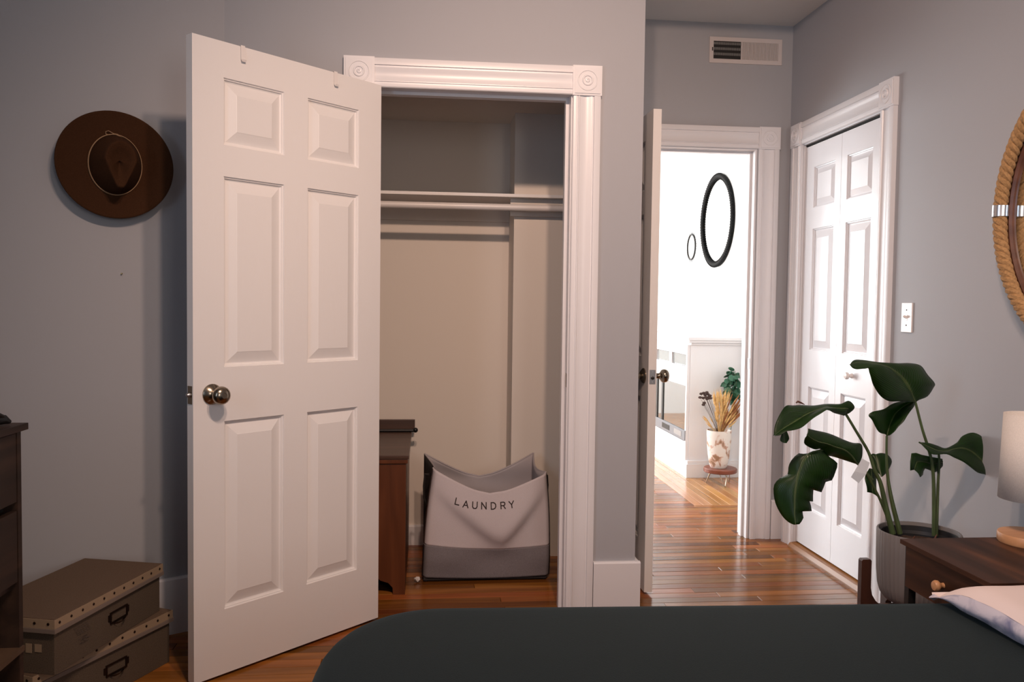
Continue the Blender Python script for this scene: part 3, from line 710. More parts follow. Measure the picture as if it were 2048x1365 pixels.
def crown_pt(a, k, n):
    t = k/n; ri = crown_r(a)
    # side wall rises to .10 while the outline turns into a teardrop pointing down
    dn = max(0, -sin(a))
    top = (.050+.016*max(0, sin(a)))*(1-.0*dn)
    if sin(a) >= 0: tear = 1/sqrt((cos(a)/.045)**2+(sin(a)/.060)**2)
    else: tear = min(1/(abs(cos(a))/.045+dn*.80/.088), .084-.0*dn)
    if t <= .62:
        q = t/.62; r = lerp(ri, tear+.006, q**1.1); z = .100*(q**.9)
    elif t <= .74:
        q = (t-.62)/.12; r = lerp(tear+.006, tear, q); z = .100+.006*sin(q*pi/2)
    else:
        q = (t-.74)/.26; r = tear*(1-q)+.0005; z = .106-.007*sin(min(1, q*2)*pi/2)-.020*max(0, (q-.30)/.70)**.8
    z -= .010*dn**3*t
    return (r*cos(a), r*sin(a)+.004*t, z)
m = MB(); n = 34; m.grid([[crown_pt(2*pi*k/NA, i, n) for k in range(NA)] for i in range(n+1)], close_u=True)
bmesh.ops.remove_doubles(m.bm, verts=m.bm.verts[:], dist=.0004)
m.build('crown', 'hat', hat, smooth=True, ang=80)
bandp = [((crown_r(2*pi*k/NA)+.0015)*cos(2*pi*k/NA), (crown_r(2*pi*k/NA)+.0015)*sin(2*pi*k/NA), .006+.002*sin(2*pi*k/NA)) for k in range(NA+1)]
m = MB(); m.tube(bandp, .0016, 6); m.tube([(p[0]*.992, p[1]*.992, p[2]+.0034) for p in bandp], .0014, 6); cd = m.build('hat_cord', 'cord', hat, smooth=True)
m = MB(); m.tube([(.035, .088, .010), (.012, .098, .012), (-.006, .104, .012), (-.022, .112, .011), (-.030, .108, .010), (-.030, .100, .010), (-.020, .098, .011), (-.004, .104, .013), (.008, .103, .012)], .0013, 6); m.build('cord_loop', 'cord', cd, smooth=True)
pin = thing('wall_pin', 'tiny brass pin in the wall below the hat', 'pin'); pp = HW0+Vector((-cos(HA), -sin(HA), 0))*.358; pp.z = 1.313; pin.matrix_world = wallframe(pp, Nw)
m = MB(); m.lathe([(.0012, 0), (.0012, .005), (.0032, .005), (.0028, .0075), (.001, .0085)], 12); m.build('pin_head', 'nail', pin)
# ---------------------------------------------------------------- storage boxes
def storage_box(label, zb, zt, cx, cy, rot, L, W):
    t = thing('storage_box', label, 'storage box', (cx, cy, zb), rot, 'burlap storage boxes stacked beside the dresser')
    # origin: front right (far end) ... local x along length (0 near .. L far), local y: 0 front face .. W back
    h = zt-zb; lid = .040
    m = MB(); m.box(.006, L-.006, .006, W-.006, 0, h-lid+.004, bev=.002); m.build('body', 'linen', t)
    m = MB(); m.box(0, L, 0, W, h-lid+.006, h, bev=.0035); m.box(0-.0, L, 0, W, h-lid+.006, h-.004); ld = m.build('lid', 'linenlid', t)
    m = MB()
    for (a, b, c, d) in ((-.0018, L+.0018, -.0018, 0), (-.0018, L+.0018, W, W+.0018), (-.0018, 0, 0, W), (L, L+.0018, 0, W)): m.box(a, b, c, d, h-.027, h-.002)
    m.build('trim_band', 'cream', t)
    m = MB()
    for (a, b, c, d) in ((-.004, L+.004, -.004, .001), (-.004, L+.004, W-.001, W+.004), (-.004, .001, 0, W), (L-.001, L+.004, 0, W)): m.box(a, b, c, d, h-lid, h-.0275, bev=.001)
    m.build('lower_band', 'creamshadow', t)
    n = 11; me = None
    def stud(p, rotm):
        nonlocal me
        if me is None:
            mb = MB(); mb.lathe([(.0042, 0), (.0036, .0016), (.0015, .0024)], 10); o = mb.build('stud', 'brass', t, smooth=True); me = o.data
        else: o = bpy.data.objects.new('stud', me); COL.objects.link(o); o.parent = t
        o.matrix_local = rotm
    for i in range(n): stud(0, T(.018+(L-.036)*i/(n-1), -.0018, h-.0135) @ RX(radians(90)))
    for i in range(7): stud(0, T(-.0018, .018+(W-.036)*i/6, h-.0135) @ RY(radians(-90)))
    # label holder with pull on the front face
    m = MB(); c = L*.56; z = (h-lid)*.58; hw, hh = .042, .013; y0 = .003
    for a, b, c2, d in ((c-hw, c+hw, z+hh, z+hh+.005), (c-hw, c+hw, z-hh-.005, z-hh), (c-hw, c-hw+.005, z-hh, z+hh), (c+hw-.005, c+hw, z-hh, z+hh)): m.box(a, b, y0-.001, y0+.004, c2, d)
    m.box(c-hw-.008, c-hw, y0, y0+.003, z-.008, z+.012); m.box(c+hw, c+hw+.008, y0, y0+.003, z-.008, z+.012)
    # cup pull under the holder
    rows = []
    for i in range(9):
        a = pi*i/8; rows.append([(c-cos(a)*.030*s, y0+.003-.016*sin(a)*(s if s > .5 else .5)+.0, z-hh-.004-(1-s)*.02) for s in (1, .85, .6)])
    m.grid(rows); m.build('label_holder', 'brass', t)
    m = MB(); m.box(c-hw+.005, c+hw-.005, y0+.0045, y0+.0058, z-hh, z+hh); m.build('paper_label', 'linenlid', t)
    return t, h, L
# plan: front long edge from near-left corner A to far-right corner B
def place_box(label, A, B, zb, zt, W):
    A, B = Vector(A), Vector(B); d = B-A; return storage_box(label, zb, zt, A.x, A.y, atan2(d.y, d.x), d.length, W)
b2, h2, L2_ = place_box('larger tan burlap box with a studded lid, lowest of the stack on the floor', (-1.078, 2.385), (-.852, 2.88), 0, .178, .285)
b1, h1, L1_ = place_box('tan burlap box with faded stamps, on top of the stack beside the dresser', (-1.016, 2.378), (-.882, 2.876), .1785, .338, .288)
m = MB(); random.seed(3)
for i in range(5):
    x = .085+.004*i
    z = .098-.006*i
    for k in range(6): m.box(x+k*.010, x+k*.010+.007, .0048, .0056, z, z+.0025)
for i in range(26):
    x = .105+random.random()*.038; z = .042+random.random()*.022; m.box(x, x+.010, .0048, .0056, z, z+.002)
m.build('stamp_print', 'ink', b1)
m = MB(); m.box(.0045, .0056, .045, .066, .062, .084); m.box(.0045, .0054, .075, .094, .058, .084); m.build('paper_sticker', 'cream', b1)
# ---------------------------------------------------------------- dresser
dr = thing('dresser', 'dark brown rustic dresser at the left edge beside the storage boxes', 'dresser', (-1.032, 2.235, 0))
DL, DD = 1.15, .46       # length toward the viewer (-y), depth toward -x
m = MB(); m.box(-DD, .012, -DL, .015, .885, .902, bev=.001); m.build('top', 'dresser', dr)
m = MB(); m.box(-DD, 0, -.020, 0, 0, .885); m.build('side_panel', 'dresser', dr)
m = MB(); m.box(-DD, 0, -DL+.015, -DL+.035, 0, .885); m.build('side_panel', 'dresser', dr)
m = MB(); m.box(-DD, -DD+.01, -DL+.035, -.02, .1, .885); m.build('back_panel', 'dresser', dr)
m = MB(); m.box(-DD+.01, -.02, -DL+.035, -.02, .478, .492); m.build('divider_shelf', 'dresser', dr)
m = MB(); m.box(-DD+.01, .006, -DL+.035, -.004, .315, .328); m.build('lower_shelf', 'dresserlight', dr)
m = MB(); m.box(-.30, -.05, -.34, -.06, .3285, .43, bev=.01); m.box(-.26, -.08, -.30, -.10, .43, .46, bev=.01); m.build('fabric_bin', 'dresser', dr)
for z0, z1 in ((.705, .880), (.500, .682)):
    for (ya, yb) in ((-.575, -.024), (-DL+.039, -.581)):
        m = MB(); m.box(-.018, -.001, ya, yb, z0, z1, bev=.001); dw = m.build('drawer_front', 'dresser', dr)
m = MB(); m.box(-.30, -.03, -.55, -.03, .6825, .7045); m.build('finger_gap_shade', 'dark', dr)  # dark block put in for the shade of the slot
tg = thing('hair_clip', 'small glossy black hair clip lying on the dresser top', 'hair clip', (-1.060, 2.180, .902))
m = MB(); m.tube([(-.05, -.06, .014), (-.01, -.02, .020), (.01, .01, .016), (.018, .022, .008)], [.014, .017, .012, .005], 10); m.build('clip_body', 'black', tg, smooth=True)
m = MB(); m.tube([(.0, -.03, .024), (.006, -.012, .030), (.012, .002, .024)], [.006, .008, .005], 8); m.build('clip_grip', 'black', tg, smooth=True)
# ---------------------------------------------------------------- alcove vent
v = thing('wall_vent', 'white rectangular air vent high on the alcove wall', 'vent'); vx0, vx1, vz0, vz1 = 1.430, 1.817, 2.485, 2.617
m = MB(); Yv = YB-.006; fr = .021
for a, b, c, d in ((vx0, vx1, vz0, vz0+fr), (vx0, vx1, vz1-fr, vz1), (vx0, vx0+fr, vz0+fr, vz1-fr), (vx1-fr, vx1, vz0+fr, vz1-fr)): m.box(a, b, Yv, YB, c, d)
xm = 1.600; m.box(xm-.003, xm+.003, Yv, YB, vz0+fr, vz1-fr); m.build('vent_frame', 'ventwhite', v)
m = MB(); m.box(vx0+fr, xm-.003, YB-.0022, YB-.0002, vz0+fr, vz1-fr); m.build('vent_backing', 'ventdark', v)
m = MB(); m.box(xm+.003, vx1-fr, YB-.0022, YB-.0002, vz0+fr, vz1-fr); m.build('vent_backing', plain('vent_grey', (.34, .32, .30), .6), v)
for k in range(3):
    m = MB(); z = vz0+fr+.012+.027*k; m.box(vx0+fr, xm-.003, YB-.0055, YB-.0025, z+.006, z+.019); m.build('damper_blade', plain('damper', (.24, .24, .23), .5) if k == 0 else bpy.data.materials['damper'], v)
m = MB(); n = 25; x0 = vx0+fr
for k in range(n): x = x0+(xm-.003-x0)*(k+.5)/n; m.box(x-.0012, x+.0012, YB-.0062, YB-.0057, vz0+fr, vz1-fr)
o = m.build('vent_fins', 'ventdark', v); o['kind'] = 'stuff'
m = MB(); n = 26; x0 = xm+.003
for k in range(n): x = x0+(vx1-fr-x0)*(k+.5)/n; m.box(x-.0020, x+.0020, YB-.0058, YB-.0025, vz0+fr, vz1-fr, mat=None)
o = m.build('vent_fins', 'ventwhite', v); o['kind'] = 'stuff'
m = MB(); m.box(vx0+.013, vx0+.0165, Yv-.006, Yv, 2.545, 2.562); m.build('vent_lever', 'ventdark', v)
# ---------------------------------------------------------------- light switch
sw = thing('light_switch', 'white toggle light switch on the right wall beside the door casing', 'light switch'); sw.matrix_world = wallframe((XR, 3.112, 1.192), (-1, 0, 0))
m = MB(); m.box(-.036, .036, -.058, .058, 0, .0055, bev=.002); m.build('cover_plate', 'plastic', sw)
m = MB(); m.box(-.005, .005, -.012, .012, .0055, .0065); tgl = m.build('toggle_slot', 'plastic', sw)
m = MB(); m.box(-.004, .004, -.004, .004, 0, .014, T(0, .0, .005) @ RX(radians(-28))); m.build('toggle', 'plastic', sw)
for zz in (-.030, .030):
    m = MB(); m.lathe([(.003, 0), (.0025, .0012)], 10, T(0, zz, .0055)); m.build('screw', 'ventdark', sw)
# ---------------------------------------------------------------- rope mirror
rm = thing('rope_mirror', 'round mirror framed in thick tan rope, cut by the right edge', 'mirror'); rm.matrix_world = wallframe((XR, 2.093, 1.531), (-1, 0, 0))
RR = .446; rr_ = .0205
zc = .042
m = MB(); NS = 620
for s3 in range(3):
    pts = []
    for k in range(NS):
        a = 2*pi*k/NS; tw = 42*a+2*pi*s3/3; r = RR+.0105*cos(tw); z = zc+.0105*sin(tw); pts.append((r*cos(a), r*sin(a), z))
    pts.append(pts[0]); m.tube(pts, .0118, 7, cap=False)
m.build('rope', 'rope', rm, smooth=True)
m = MB(); m.lathe([(RR+.006, 0), (RR+.004, .020), (RR-.014, .022), (RR-.021, .016), (RR-.022, .009)], 96, None, False, False); m.build('inner_rim', 'frame', rm, smooth=True, ang=30)
m = MB(); m.lathe([(.0005, .0095), (RR-.0215, .0095)], 96, None, False, False); m.build('mirror_glass', 'mirror', rm)
for a in (pi-.03, pi/2, 0, -pi/2):
    m = MB(); rows = []
    for i in range(9):
        aa = a+(i/8-.5)*.082; rows.append([((RR+.0245*cos(b))*cos(aa), (RR+.0245*cos(b))*sin(aa), zc+.0245*sin(b)) for b in [2*pi*j/24 for j in range(24)]])
    m.grid(rows, close_u=True); m.build('metal_band', 'chrome', rm, smooth=True)
# ---------------------------------------------------------------- nightstand
ns = thing('nightstand', 'dark rustic wood nightstand with one drawer, beside the bed', 'nightstand', (1.384, 1.899, 0))
NW_, ND_ = .398, .472
m = MB(); m.box(0, ND_, 0, NW_, .536, .550, bev=.0015); m.build('top', 'night', ns)
m = MB(); m.box(.014, .030, .020, NW_-.010, .412, .5345, bev=.001); dw = m.build('drawer_front', 'night', ns)
m = MB(); m.lathe([(.008, 0), (.007, .006), (.0085, .010), (.0145, .016), (.0155, .022), (.012, .028), (.003, .030)], 20, T(.014, .208, .474) @ RY(radians(-90))); m.build('drawer_knob', 'beech', dw, smooth=True, ang=40)
m = MB(); m.box(.031, ND_-.02, .012, .024, .415, .535); m.build('side_panel', 'darkmetal', ns)
m = MB(); m.box(.031, ND_-.02, NW_-.020, NW_-.010, .415, .535); m.build('side_panel', 'darkmetal', ns)
m = MB(); m.box(.031, ND_-.02, .024, NW_-.020, .412, .420); m.build('drawer_floor', 'darkmetal', ns)
for ax in (.016, ND_-.036):
    for ay in (.004, NW_-.026):
        m = MB(); m.box(ax, ax+.022, ay, ay+.022, 0, .536); m.build('leg', 'darkmetal', ns)
m = MB(); m.box(.016, ND_-.014, .004, NW_-.004, .14, .155); m.build('lower_shelf', 'night', ns)
# lamp
lp = thing('table_lamp', 'small lamp with a beige linen drum shade on the nightstand', 'lamp', (1.742, 2.235, .550))
m = MB(); m.lathe([(.080, 0), (.082, .003), (.082, .024), (.080, .027)], 48); m.build('base', 'beech', lp, smooth=True, ang=40)
m = MB(); m.lathe([(.0055, .027), (.0055, .24)], 16); m.build('pole', 'chrome', lp, smooth=True, ang=40)
m = MB(); m.lathe([(.084, .128), (.0765, .375)], 56, None, False, False); o = m.build('lamp_shade', 'shade_fabric', lp, smooth=True); sm = o.modifiers.new('s', 'SOLIDIFY'); sm.thickness = .0015
m = MB(); m.sphere((0, 0, .275), .028, 14, (1, 1, 1.2)); m.build('bulb', 'plastic', lp, smooth=True)
# ---------------------------------------------------------------- plant
PX, PY = 1.632, 2.60
st = thing('plant_stand', 'dark walnut stand holding the ribbed plant pot', 'plant stand', (PX, PY, 0))
for k in range(4):
    m = MB(); mt = RZ(pi/2*k+pi)
    # post with an inner curve flowing into the cross bar (profile in r,z, width .034)
    pts = [(.202, 0), (.202, .392), (.198, .397), (.172, .397), (.168, .392), (.168, .302), (.163, .278), (.150, .258), (.132, .242), (.0, .242) if k < 2 else (.018, .242), (.0, .212) if k < 2 else (.018, .212), (.150, .205), (.168, .190), (.170, 0)]
    a = [m.bm.verts.new((p[0], -.011, p[1])) for p in pts]; b = [m.bm.verts.new((p[0], .011, p[1])) for p in pts]; n = len(pts)
    m.bm.faces.new(a); m.bm.faces.new(b[::-1])
    for i in range(n): m.bm.faces.new((a[i], a[(i+1) % n], b[(i+1) % n], b[i]))
    if k == 2 or k == 0: pass
    m.tf(a+b, mt); m.build('leg', 'walnut', st)
pot = thing('plant_pot', 'grey ribbed round pot on the walnut stand', 'plant pot', (PX, PY, .2425))
m = MB(); NR = 108
def rib(r, k): return r+(.0012 if k % 2 == 0 else -.0006)
prof = [(.060, 0), (.082, .004), (.100, .014), (.114, .032), (.122, .060), (.1265, .11), (.1285, .17), (.129, .240), (.1275, .2445)]
m.grid([[(rib(r, k)*cos(2*pi*k/NR), rib(r, k)*sin(2*pi*k/NR), z) for k in range(NR)] for r, z in prof], close_u=True)
m.bm.faces.new(m.bm.verts[:NR]) if False else None
vs = list(m.bm.verts); m.bm.faces.new(vs[:NR][::-1])
rows = [[(r*cos(2*pi*k/NR), r*sin(2*pi*k/NR), z) for k in range(NR)] for r, z in ((.1275, .2445), (.1235, .2445), (.121, .225), (.118, .14))]
m.grid(rows, close_u=True); bmesh.ops.remove_doubles(m.bm, verts=m.bm.verts[:], dist=.0001)
m.build('pot_body', 'pot', pot, smooth=True, ang=25)
m = MB(); m.lathe([(.108, .13), (.1165, .232), (.1195, .233), (.1175, .225), (.112, .205)], 64, None, False, False); m.build('inner_pot', 'potin', pot, smooth=True, ang=40)
m = MB(); rows = [[(r*cos(2*pi*k/36), r*sin(2*pi*k/36), .198+.008*noise.noise(Vector((r*cos(2*pi*k/36)*40, r*sin(2*pi*k/36)*40, 0)))) for k in range(36)] for r in (.1135, .09, .065, .04, .02, .001)]
m.grid(rows, close_u=True); m.build('soil', 'soil', pot, smooth=True)
LEAVES={
 'top':[[[1.607,2.612,0.916],[1.617,2.62,0.914],[1.629,2.628,0.921]],[[1.555,2.589,0.921],[1.598,2.609,0.94],[1.663,2.629,0.934]],[[1.496,2.567,0.924],[1.582,2.598,0.96],[1.686,2.629,0.962]],[[1.454,2.547,0.941],[1.563,2.587,0.981],[1.687,2.627,0.977]],[[1.424,2.53,0.971],[1.542,2.576,1.0],[1.659,2.623,1.005]],[[1.403,2.516,0.996],[1.52,2.565,1.014],[1.63,2.615,1.037]],[[1.389,2.505,1.02],[1.498,2.555,1.026],[1.582,2.604,1.046]],[[1.382,2.497,1.037],[1.471,2.544,1.038],[1.533,2.59,1.046]],[[1.365,2.493,1.034],[1.423,2.533,1.049],[1.46,2.573,1.047]],[[1.342,2.491,1.033],[1.377,2.522,1.055],[1.397,2.553,1.056]],[[1.326,2.491,1.039],[1.338,2.511,1.05],[1.352,2.531,1.06]],[[1.318,2.492,1.044],[1.321,2.5,1.047],[1.328,2.508,1.05]]],
 'behind':[[[1.519,2.631,0.806],[1.532,2.64,0.799],[1.538,2.632,0.802]],[[1.491,2.618,0.817],[1.54,2.648,0.812],[1.548,2.623,0.816]],[[1.462,2.609,0.855],[1.55,2.655,0.833],[1.559,2.617,0.833]],[[1.446,2.606,0.872],[1.562,2.662,0.852],[1.572,2.616,0.847]],[[1.464,2.61,0.885],[1.576,2.67,0.868],[1.585,2.62,0.862]],[[1.506,2.621,0.891],[1.593,2.678,0.88],[1.603,2.631,0.876]],[[1.546,2.639,0.907],[1.615,2.685,0.893],[1.624,2.647,0.891]],[[1.599,2.663,0.914],[1.641,2.693,0.903],[1.644,2.668,0.9]],[[1.655,2.691,0.911],[1.664,2.7,0.91],[1.66,2.692,0.909]]],
 'upper_left':[[[1.344,2.573,0.877],[1.353,2.58,0.88],[1.374,2.585,0.887]],[[1.312,2.551,0.884],[1.355,2.569,0.898],[1.383,2.581,0.905]],[[1.281,2.53,0.894],[1.329,2.558,0.901],[1.362,2.577,0.925]],[[1.261,2.511,0.9],[1.296,2.547,0.904],[1.328,2.571,0.914]],[[1.244,2.495,0.905],[1.266,2.536,0.908],[1.273,2.564,0.914]],[[1.212,2.481,0.889],[1.234,2.525,0.902],[1.234,2.555,0.913]],[[1.181,2.47,0.873],[1.202,2.515,0.893],[1.195,2.544,0.913]],[[1.151,2.462,0.855],[1.173,2.504,0.882],[1.158,2.531,0.914]],[[1.123,2.457,0.846],[1.145,2.493,0.869],[1.125,2.517,0.916]],[[1.099,2.454,0.843],[1.117,2.482,0.857],[1.098,2.5,0.893]],[[1.079,2.453,0.833],[1.09,2.471,0.845],[1.075,2.483,0.859]],[[1.061,2.453,0.829],[1.066,2.46,0.832],[1.063,2.465,0.828]]],
 'mid_left':[[[1.383,2.565,0.721],[1.388,2.56,0.72],[1.399,2.568,0.722]],[[1.344,2.565,0.733],[1.363,2.549,0.748],[1.411,2.575,0.746]],[[1.301,2.562,0.746],[1.332,2.537,0.77],[1.411,2.578,0.781]],[[1.273,2.555,0.75],[1.295,2.526,0.782],[1.379,2.575,0.787]],[[1.257,2.544,0.771],[1.262,2.514,0.794],[1.342,2.563,0.799]],[[1.225,2.528,0.775],[1.229,2.503,0.802],[1.283,2.544,0.822]],[[1.183,2.507,0.795],[1.2,2.491,0.814],[1.222,2.518,0.837]],[[1.175,2.485,0.818],[1.177,2.48,0.829],[1.184,2.488,0.847]]],
 'hanging':[[[1.251,2.546,0.765],[1.255,2.54,0.77],[1.265,2.545,0.765]],[[1.21,2.552,0.751],[1.226,2.537,0.765],[1.288,2.55,0.745]],[[1.189,2.556,0.757],[1.205,2.534,0.755],[1.316,2.553,0.725]],[[1.166,2.56,0.733],[1.19,2.531,0.739],[1.313,2.556,0.697]],[[1.157,2.562,0.71],[1.181,2.528,0.72],[1.303,2.558,0.668]],[[1.155,2.563,0.688],[1.173,2.525,0.701],[1.282,2.558,0.663]],[[1.129,2.561,0.676],[1.168,2.522,0.685],[1.267,2.556,0.63]],[[1.11,2.558,0.656],[1.164,2.518,0.663],[1.238,2.553,0.639]],[[1.107,2.553,0.629],[1.16,2.515,0.641],[1.236,2.549,0.602]],[[1.111,2.547,0.598],[1.158,2.512,0.615],[1.222,2.542,0.605]],[[1.122,2.538,0.57],[1.157,2.509,0.593],[1.227,2.535,0.574]],[[1.133,2.528,0.553],[1.156,2.506,0.574],[1.192,2.526,0.578]],[[1.146,2.518,0.542],[1.157,2.503,0.557],[1.19,2.516,0.558]],[[1.156,2.506,0.539],[1.158,2.5,0.541],[1.172,2.505,0.541]]],
 'dull':[[[1.529,2.663,0.657],[1.529,2.66,0.657],[1.533,2.663,0.656]],[[1.518,2.685,0.683],[1.528,2.67,0.679],[1.563,2.685,0.669]],[[1.518,2.7,0.705],[1.526,2.68,0.698],[1.589,2.7,0.701]],[[1.515,2.705,0.722],[1.527,2.69,0.718],[1.576,2.705,0.722]],[[1.519,2.703,0.729],[1.529,2.7,0.726],[1.553,2.703,0.729]]],
 'dark_low':[[[1.471,2.637,0.691],[1.48,2.64,0.689],[1.49,2.645,0.686]],[[1.448,2.616,0.667],[1.479,2.633,0.663],[1.509,2.66,0.657]],[[1.448,2.609,0.641],[1.478,2.627,0.637],[1.51,2.653,0.624]],[[1.455,2.617,0.615],[1.477,2.62,0.61],[1.498,2.625,0.596]]],
 'right':[[[1.606,2.574,0.788],[1.61,2.58,0.787],[1.612,2.583,0.786]],[[1.63,2.571,0.767],[1.643,2.588,0.772],[1.654,2.597,0.781]],[[1.655,2.57,0.748],[1.683,2.596,0.757],[1.696,2.609,0.771]],[[1.7,2.57,0.748],[1.722,2.604,0.753],[1.733,2.621,0.76]],[[1.731,2.574,0.738],[1.756,2.612,0.759],[1.774,2.631,0.775]],[[1.764,2.58,0.722],[1.79,2.62,0.76],[1.802,2.64,0.798]],[[1.806,2.59,0.696],[1.825,2.628,0.748],[1.844,2.647,0.808]],[[1.838,2.602,0.68],[1.857,2.636,0.727],[1.887,2.653,0.786]],[[1.869,2.618,0.671],[1.884,2.644,0.703],[1.917,2.657,0.734]],[[1.89,2.635,0.665],[1.902,2.652,0.68],[1.924,2.661,0.7]],[[1.907,2.654,0.663],[1.913,2.66,0.664],[1.918,2.663,0.669]]],
 'browned':[[[1.741,2.657,0.718],[1.746,2.66,0.707],[1.748,2.662,0.69]],[[1.685,2.625,0.73],[1.701,2.64,0.705],[1.713,2.648,0.674]],[[1.635,2.6,0.741],[1.654,2.62,0.715],[1.664,2.63,0.691]],[[1.589,2.585,0.75],[1.616,2.6,0.719],[1.645,2.608,0.674]],[[1.58,2.577,0.694],[1.596,2.58,0.696],[1.62,2.582,0.671]]],
 'scrap':[[[1.097,2.48,0.838],[1.104,2.48,0.84],[1.112,2.48,0.839]],[[1.093,2.48,0.822],[1.104,2.48,0.826],[1.118,2.48,0.824]],[[1.091,2.48,0.811],[1.105,2.48,0.813],[1.12,2.48,0.814]],[[1.098,2.48,0.805],[1.105,2.48,0.803],[1.112,2.48,0.803]]],
}
STEMS=[
 [[1.355,2.58,0.88,0.0042],[1.4,2.59,0.818,0.0045],[1.447,2.6,0.752,0.005],[1.47,2.6,0.693,0.006],[1.493,2.6,0.646,0.007],[1.514,2.6,0.566,0.009],[1.541,2.6,0.479,0.01]],
 [[1.532,2.64,0.798,0.004],[1.533,2.64,0.744,0.004],[1.539,2.64,0.668,0.005],[1.55,2.63,0.586,0.007],[1.578,2.62,0.473,0.009]],
 [[1.617,2.62,0.915,0.004],[1.645,2.62,0.823,0.0045],[1.675,2.62,0.739,0.005],[1.69,2.62,0.654,0.006],[1.699,2.62,0.464,0.0075]],
 [[1.718,2.64,0.738,0.004],[1.721,2.64,0.709,0.0045],[1.713,2.63,0.635,0.005],[1.706,2.62,0.464,0.007]],
 [[1.387,2.56,0.722,0.003],[1.424,2.57,0.69,0.0035],[1.475,2.585,0.614,0.004],[1.517,2.6,0.543,0.006]],
 [[1.254,2.54,0.77,0.003],[1.325,2.58,0.756,0.0035],[1.405,2.6,0.719,0.0035],[1.47,2.61,0.658,0.004]],]

pl = thing('potted_plant', 'leafy dark green plant with tall stems and broad torn leaves in the grey pot', 'plant', (PX, PY, .44))
inv = Vector((PX, PY, .44))
def cr(p0, p1, p2, p3, t):
    return .5*((2*p1)+(-p0+p2)*t+(2*p0-5*p1+4*p2-p3)*t*t+(-p0+3*p1-3*p2+p3)*t**3)
def dense(pts, n):
    pts = [Vector(p) for p in pts]; out = []
    for i in range(len(pts)-1):
        for k in range(n): out.append(cr(pts[max(i-1, 0)], pts[i], pts[i+1], pts[min(i+2, len(pts)-1)], k/n))
    out.append(pts[-1]); return out
for nm, st_ in LEAVES.items():
    sub = 2 if nm in ('hanging', 'browned') else 4
    A = [dense([s[i] for s in st_], sub) for i in range(3)]
    n = len(A[0]); mb = MB(); rows = []
    uvl = mb.bm.loops.layers.uv.new('UVMap')
    K = 5
    for i in range(n):
        l, c, r = A[0][i]-inv, A[1][i]-inv, A[2][i]-inv; row = []
        nrm = (r-l).cross((A[1][min(i+1, n-1)]-A[1][max(i-1, 0)]));
        nrm = nrm.normalized() if nrm.length > 1e-9 else Vector((0, -1, 0))
        for k in range(-K, K+1):
            t = abs(k)/K; e = l if k < 0 else r; p = c.lerp(e, t)
            arch = sin(pi*t)*.10*(e-c).length; rip = .0018*sin(i*.55+(2 if k < 0 else 0))*t*t
            row.append(p-nrm*(arch+rip)*(1 if nrm.y > 0 else -1))
        rows.append(row)
    vs, fs = mb.grid(rows)
    for f, i, j in fs:
        for lp_, (a, b) in zip(f.loops, ((0, 0), (0, 1), (1, 1), (1, 0))): lp_[uvl].uv = ((j+b)/(2*K), (i+a)/(n-1))
    o = mb.build('leaf', 'brownleaf' if nm == 'browned' and False else 'leaf', pl, smooth=True, ang=80)
    sm = o.modifiers.new('s', 'SOLIDIFY'); sm.thickness = .0009; sm.offset = 0
    rb = MB(); q = [p-inv for p in A[1]]; rb.tube(q, [.0024*(1-.75*i/len(q))+.0005 for i in range(len(q))], 6); rb.build('midrib', 'stem', o, smooth=True)
for s in STEMS:
    p = [Vector(q[:3])-inv for q in s]; P = dense(p, 5); rad = []
    for i in range(len(s)-1):
        for k in range(5): rad.append(lerp(s[i][3], s[i+1][3], k/5))
    rad.append(s[-1][3]); m = MB(); m.tube(P, rad, 10); m.build('stem', 'stem', pl, smooth=True)
# dry sheath curls at the soil
for (x, y, hh) in ((.02, -.03, .03), (-.02, .02, .025), (.0, -.05, .022), (.045, .0, .035)):
    m = MB(); m.tube([(x, y, 0), (x+.008, y-.006, hh*.6), (x+.018, y-.002, hh)], [.004, .0035, .001], 6); m.build('dry_sheath', 'brownleaf', pl, smooth=True)
m = MB(); m.grid([[Vector(p)-inv for p in r] for r in (((1.372, 2.5, .749), (1.398, 2.502, .736)), ((1.345, 2.496, .71), (1.385, 2.498, .70)), ((1.336, 2.5, .690), (1.362, 2.5, .671)))])
tg2 = m.build('plant_tag', 'paper', pl); sm = tg2.modifiers.new('s', 'SOLIDIFY'); sm.thickness = .0008
# browned leaf tips
m = MB(); m.tube([Vector(p)-inv for p in ((1.130, 2.46, .931), (1.136, 2.46, .935), (1.146, 2.46, .931), (1.160, 2.465, .925))], [.002, .0035, .003, .001], 6); m.build('curled_tip', 'brownleaf', pl, smooth=True)
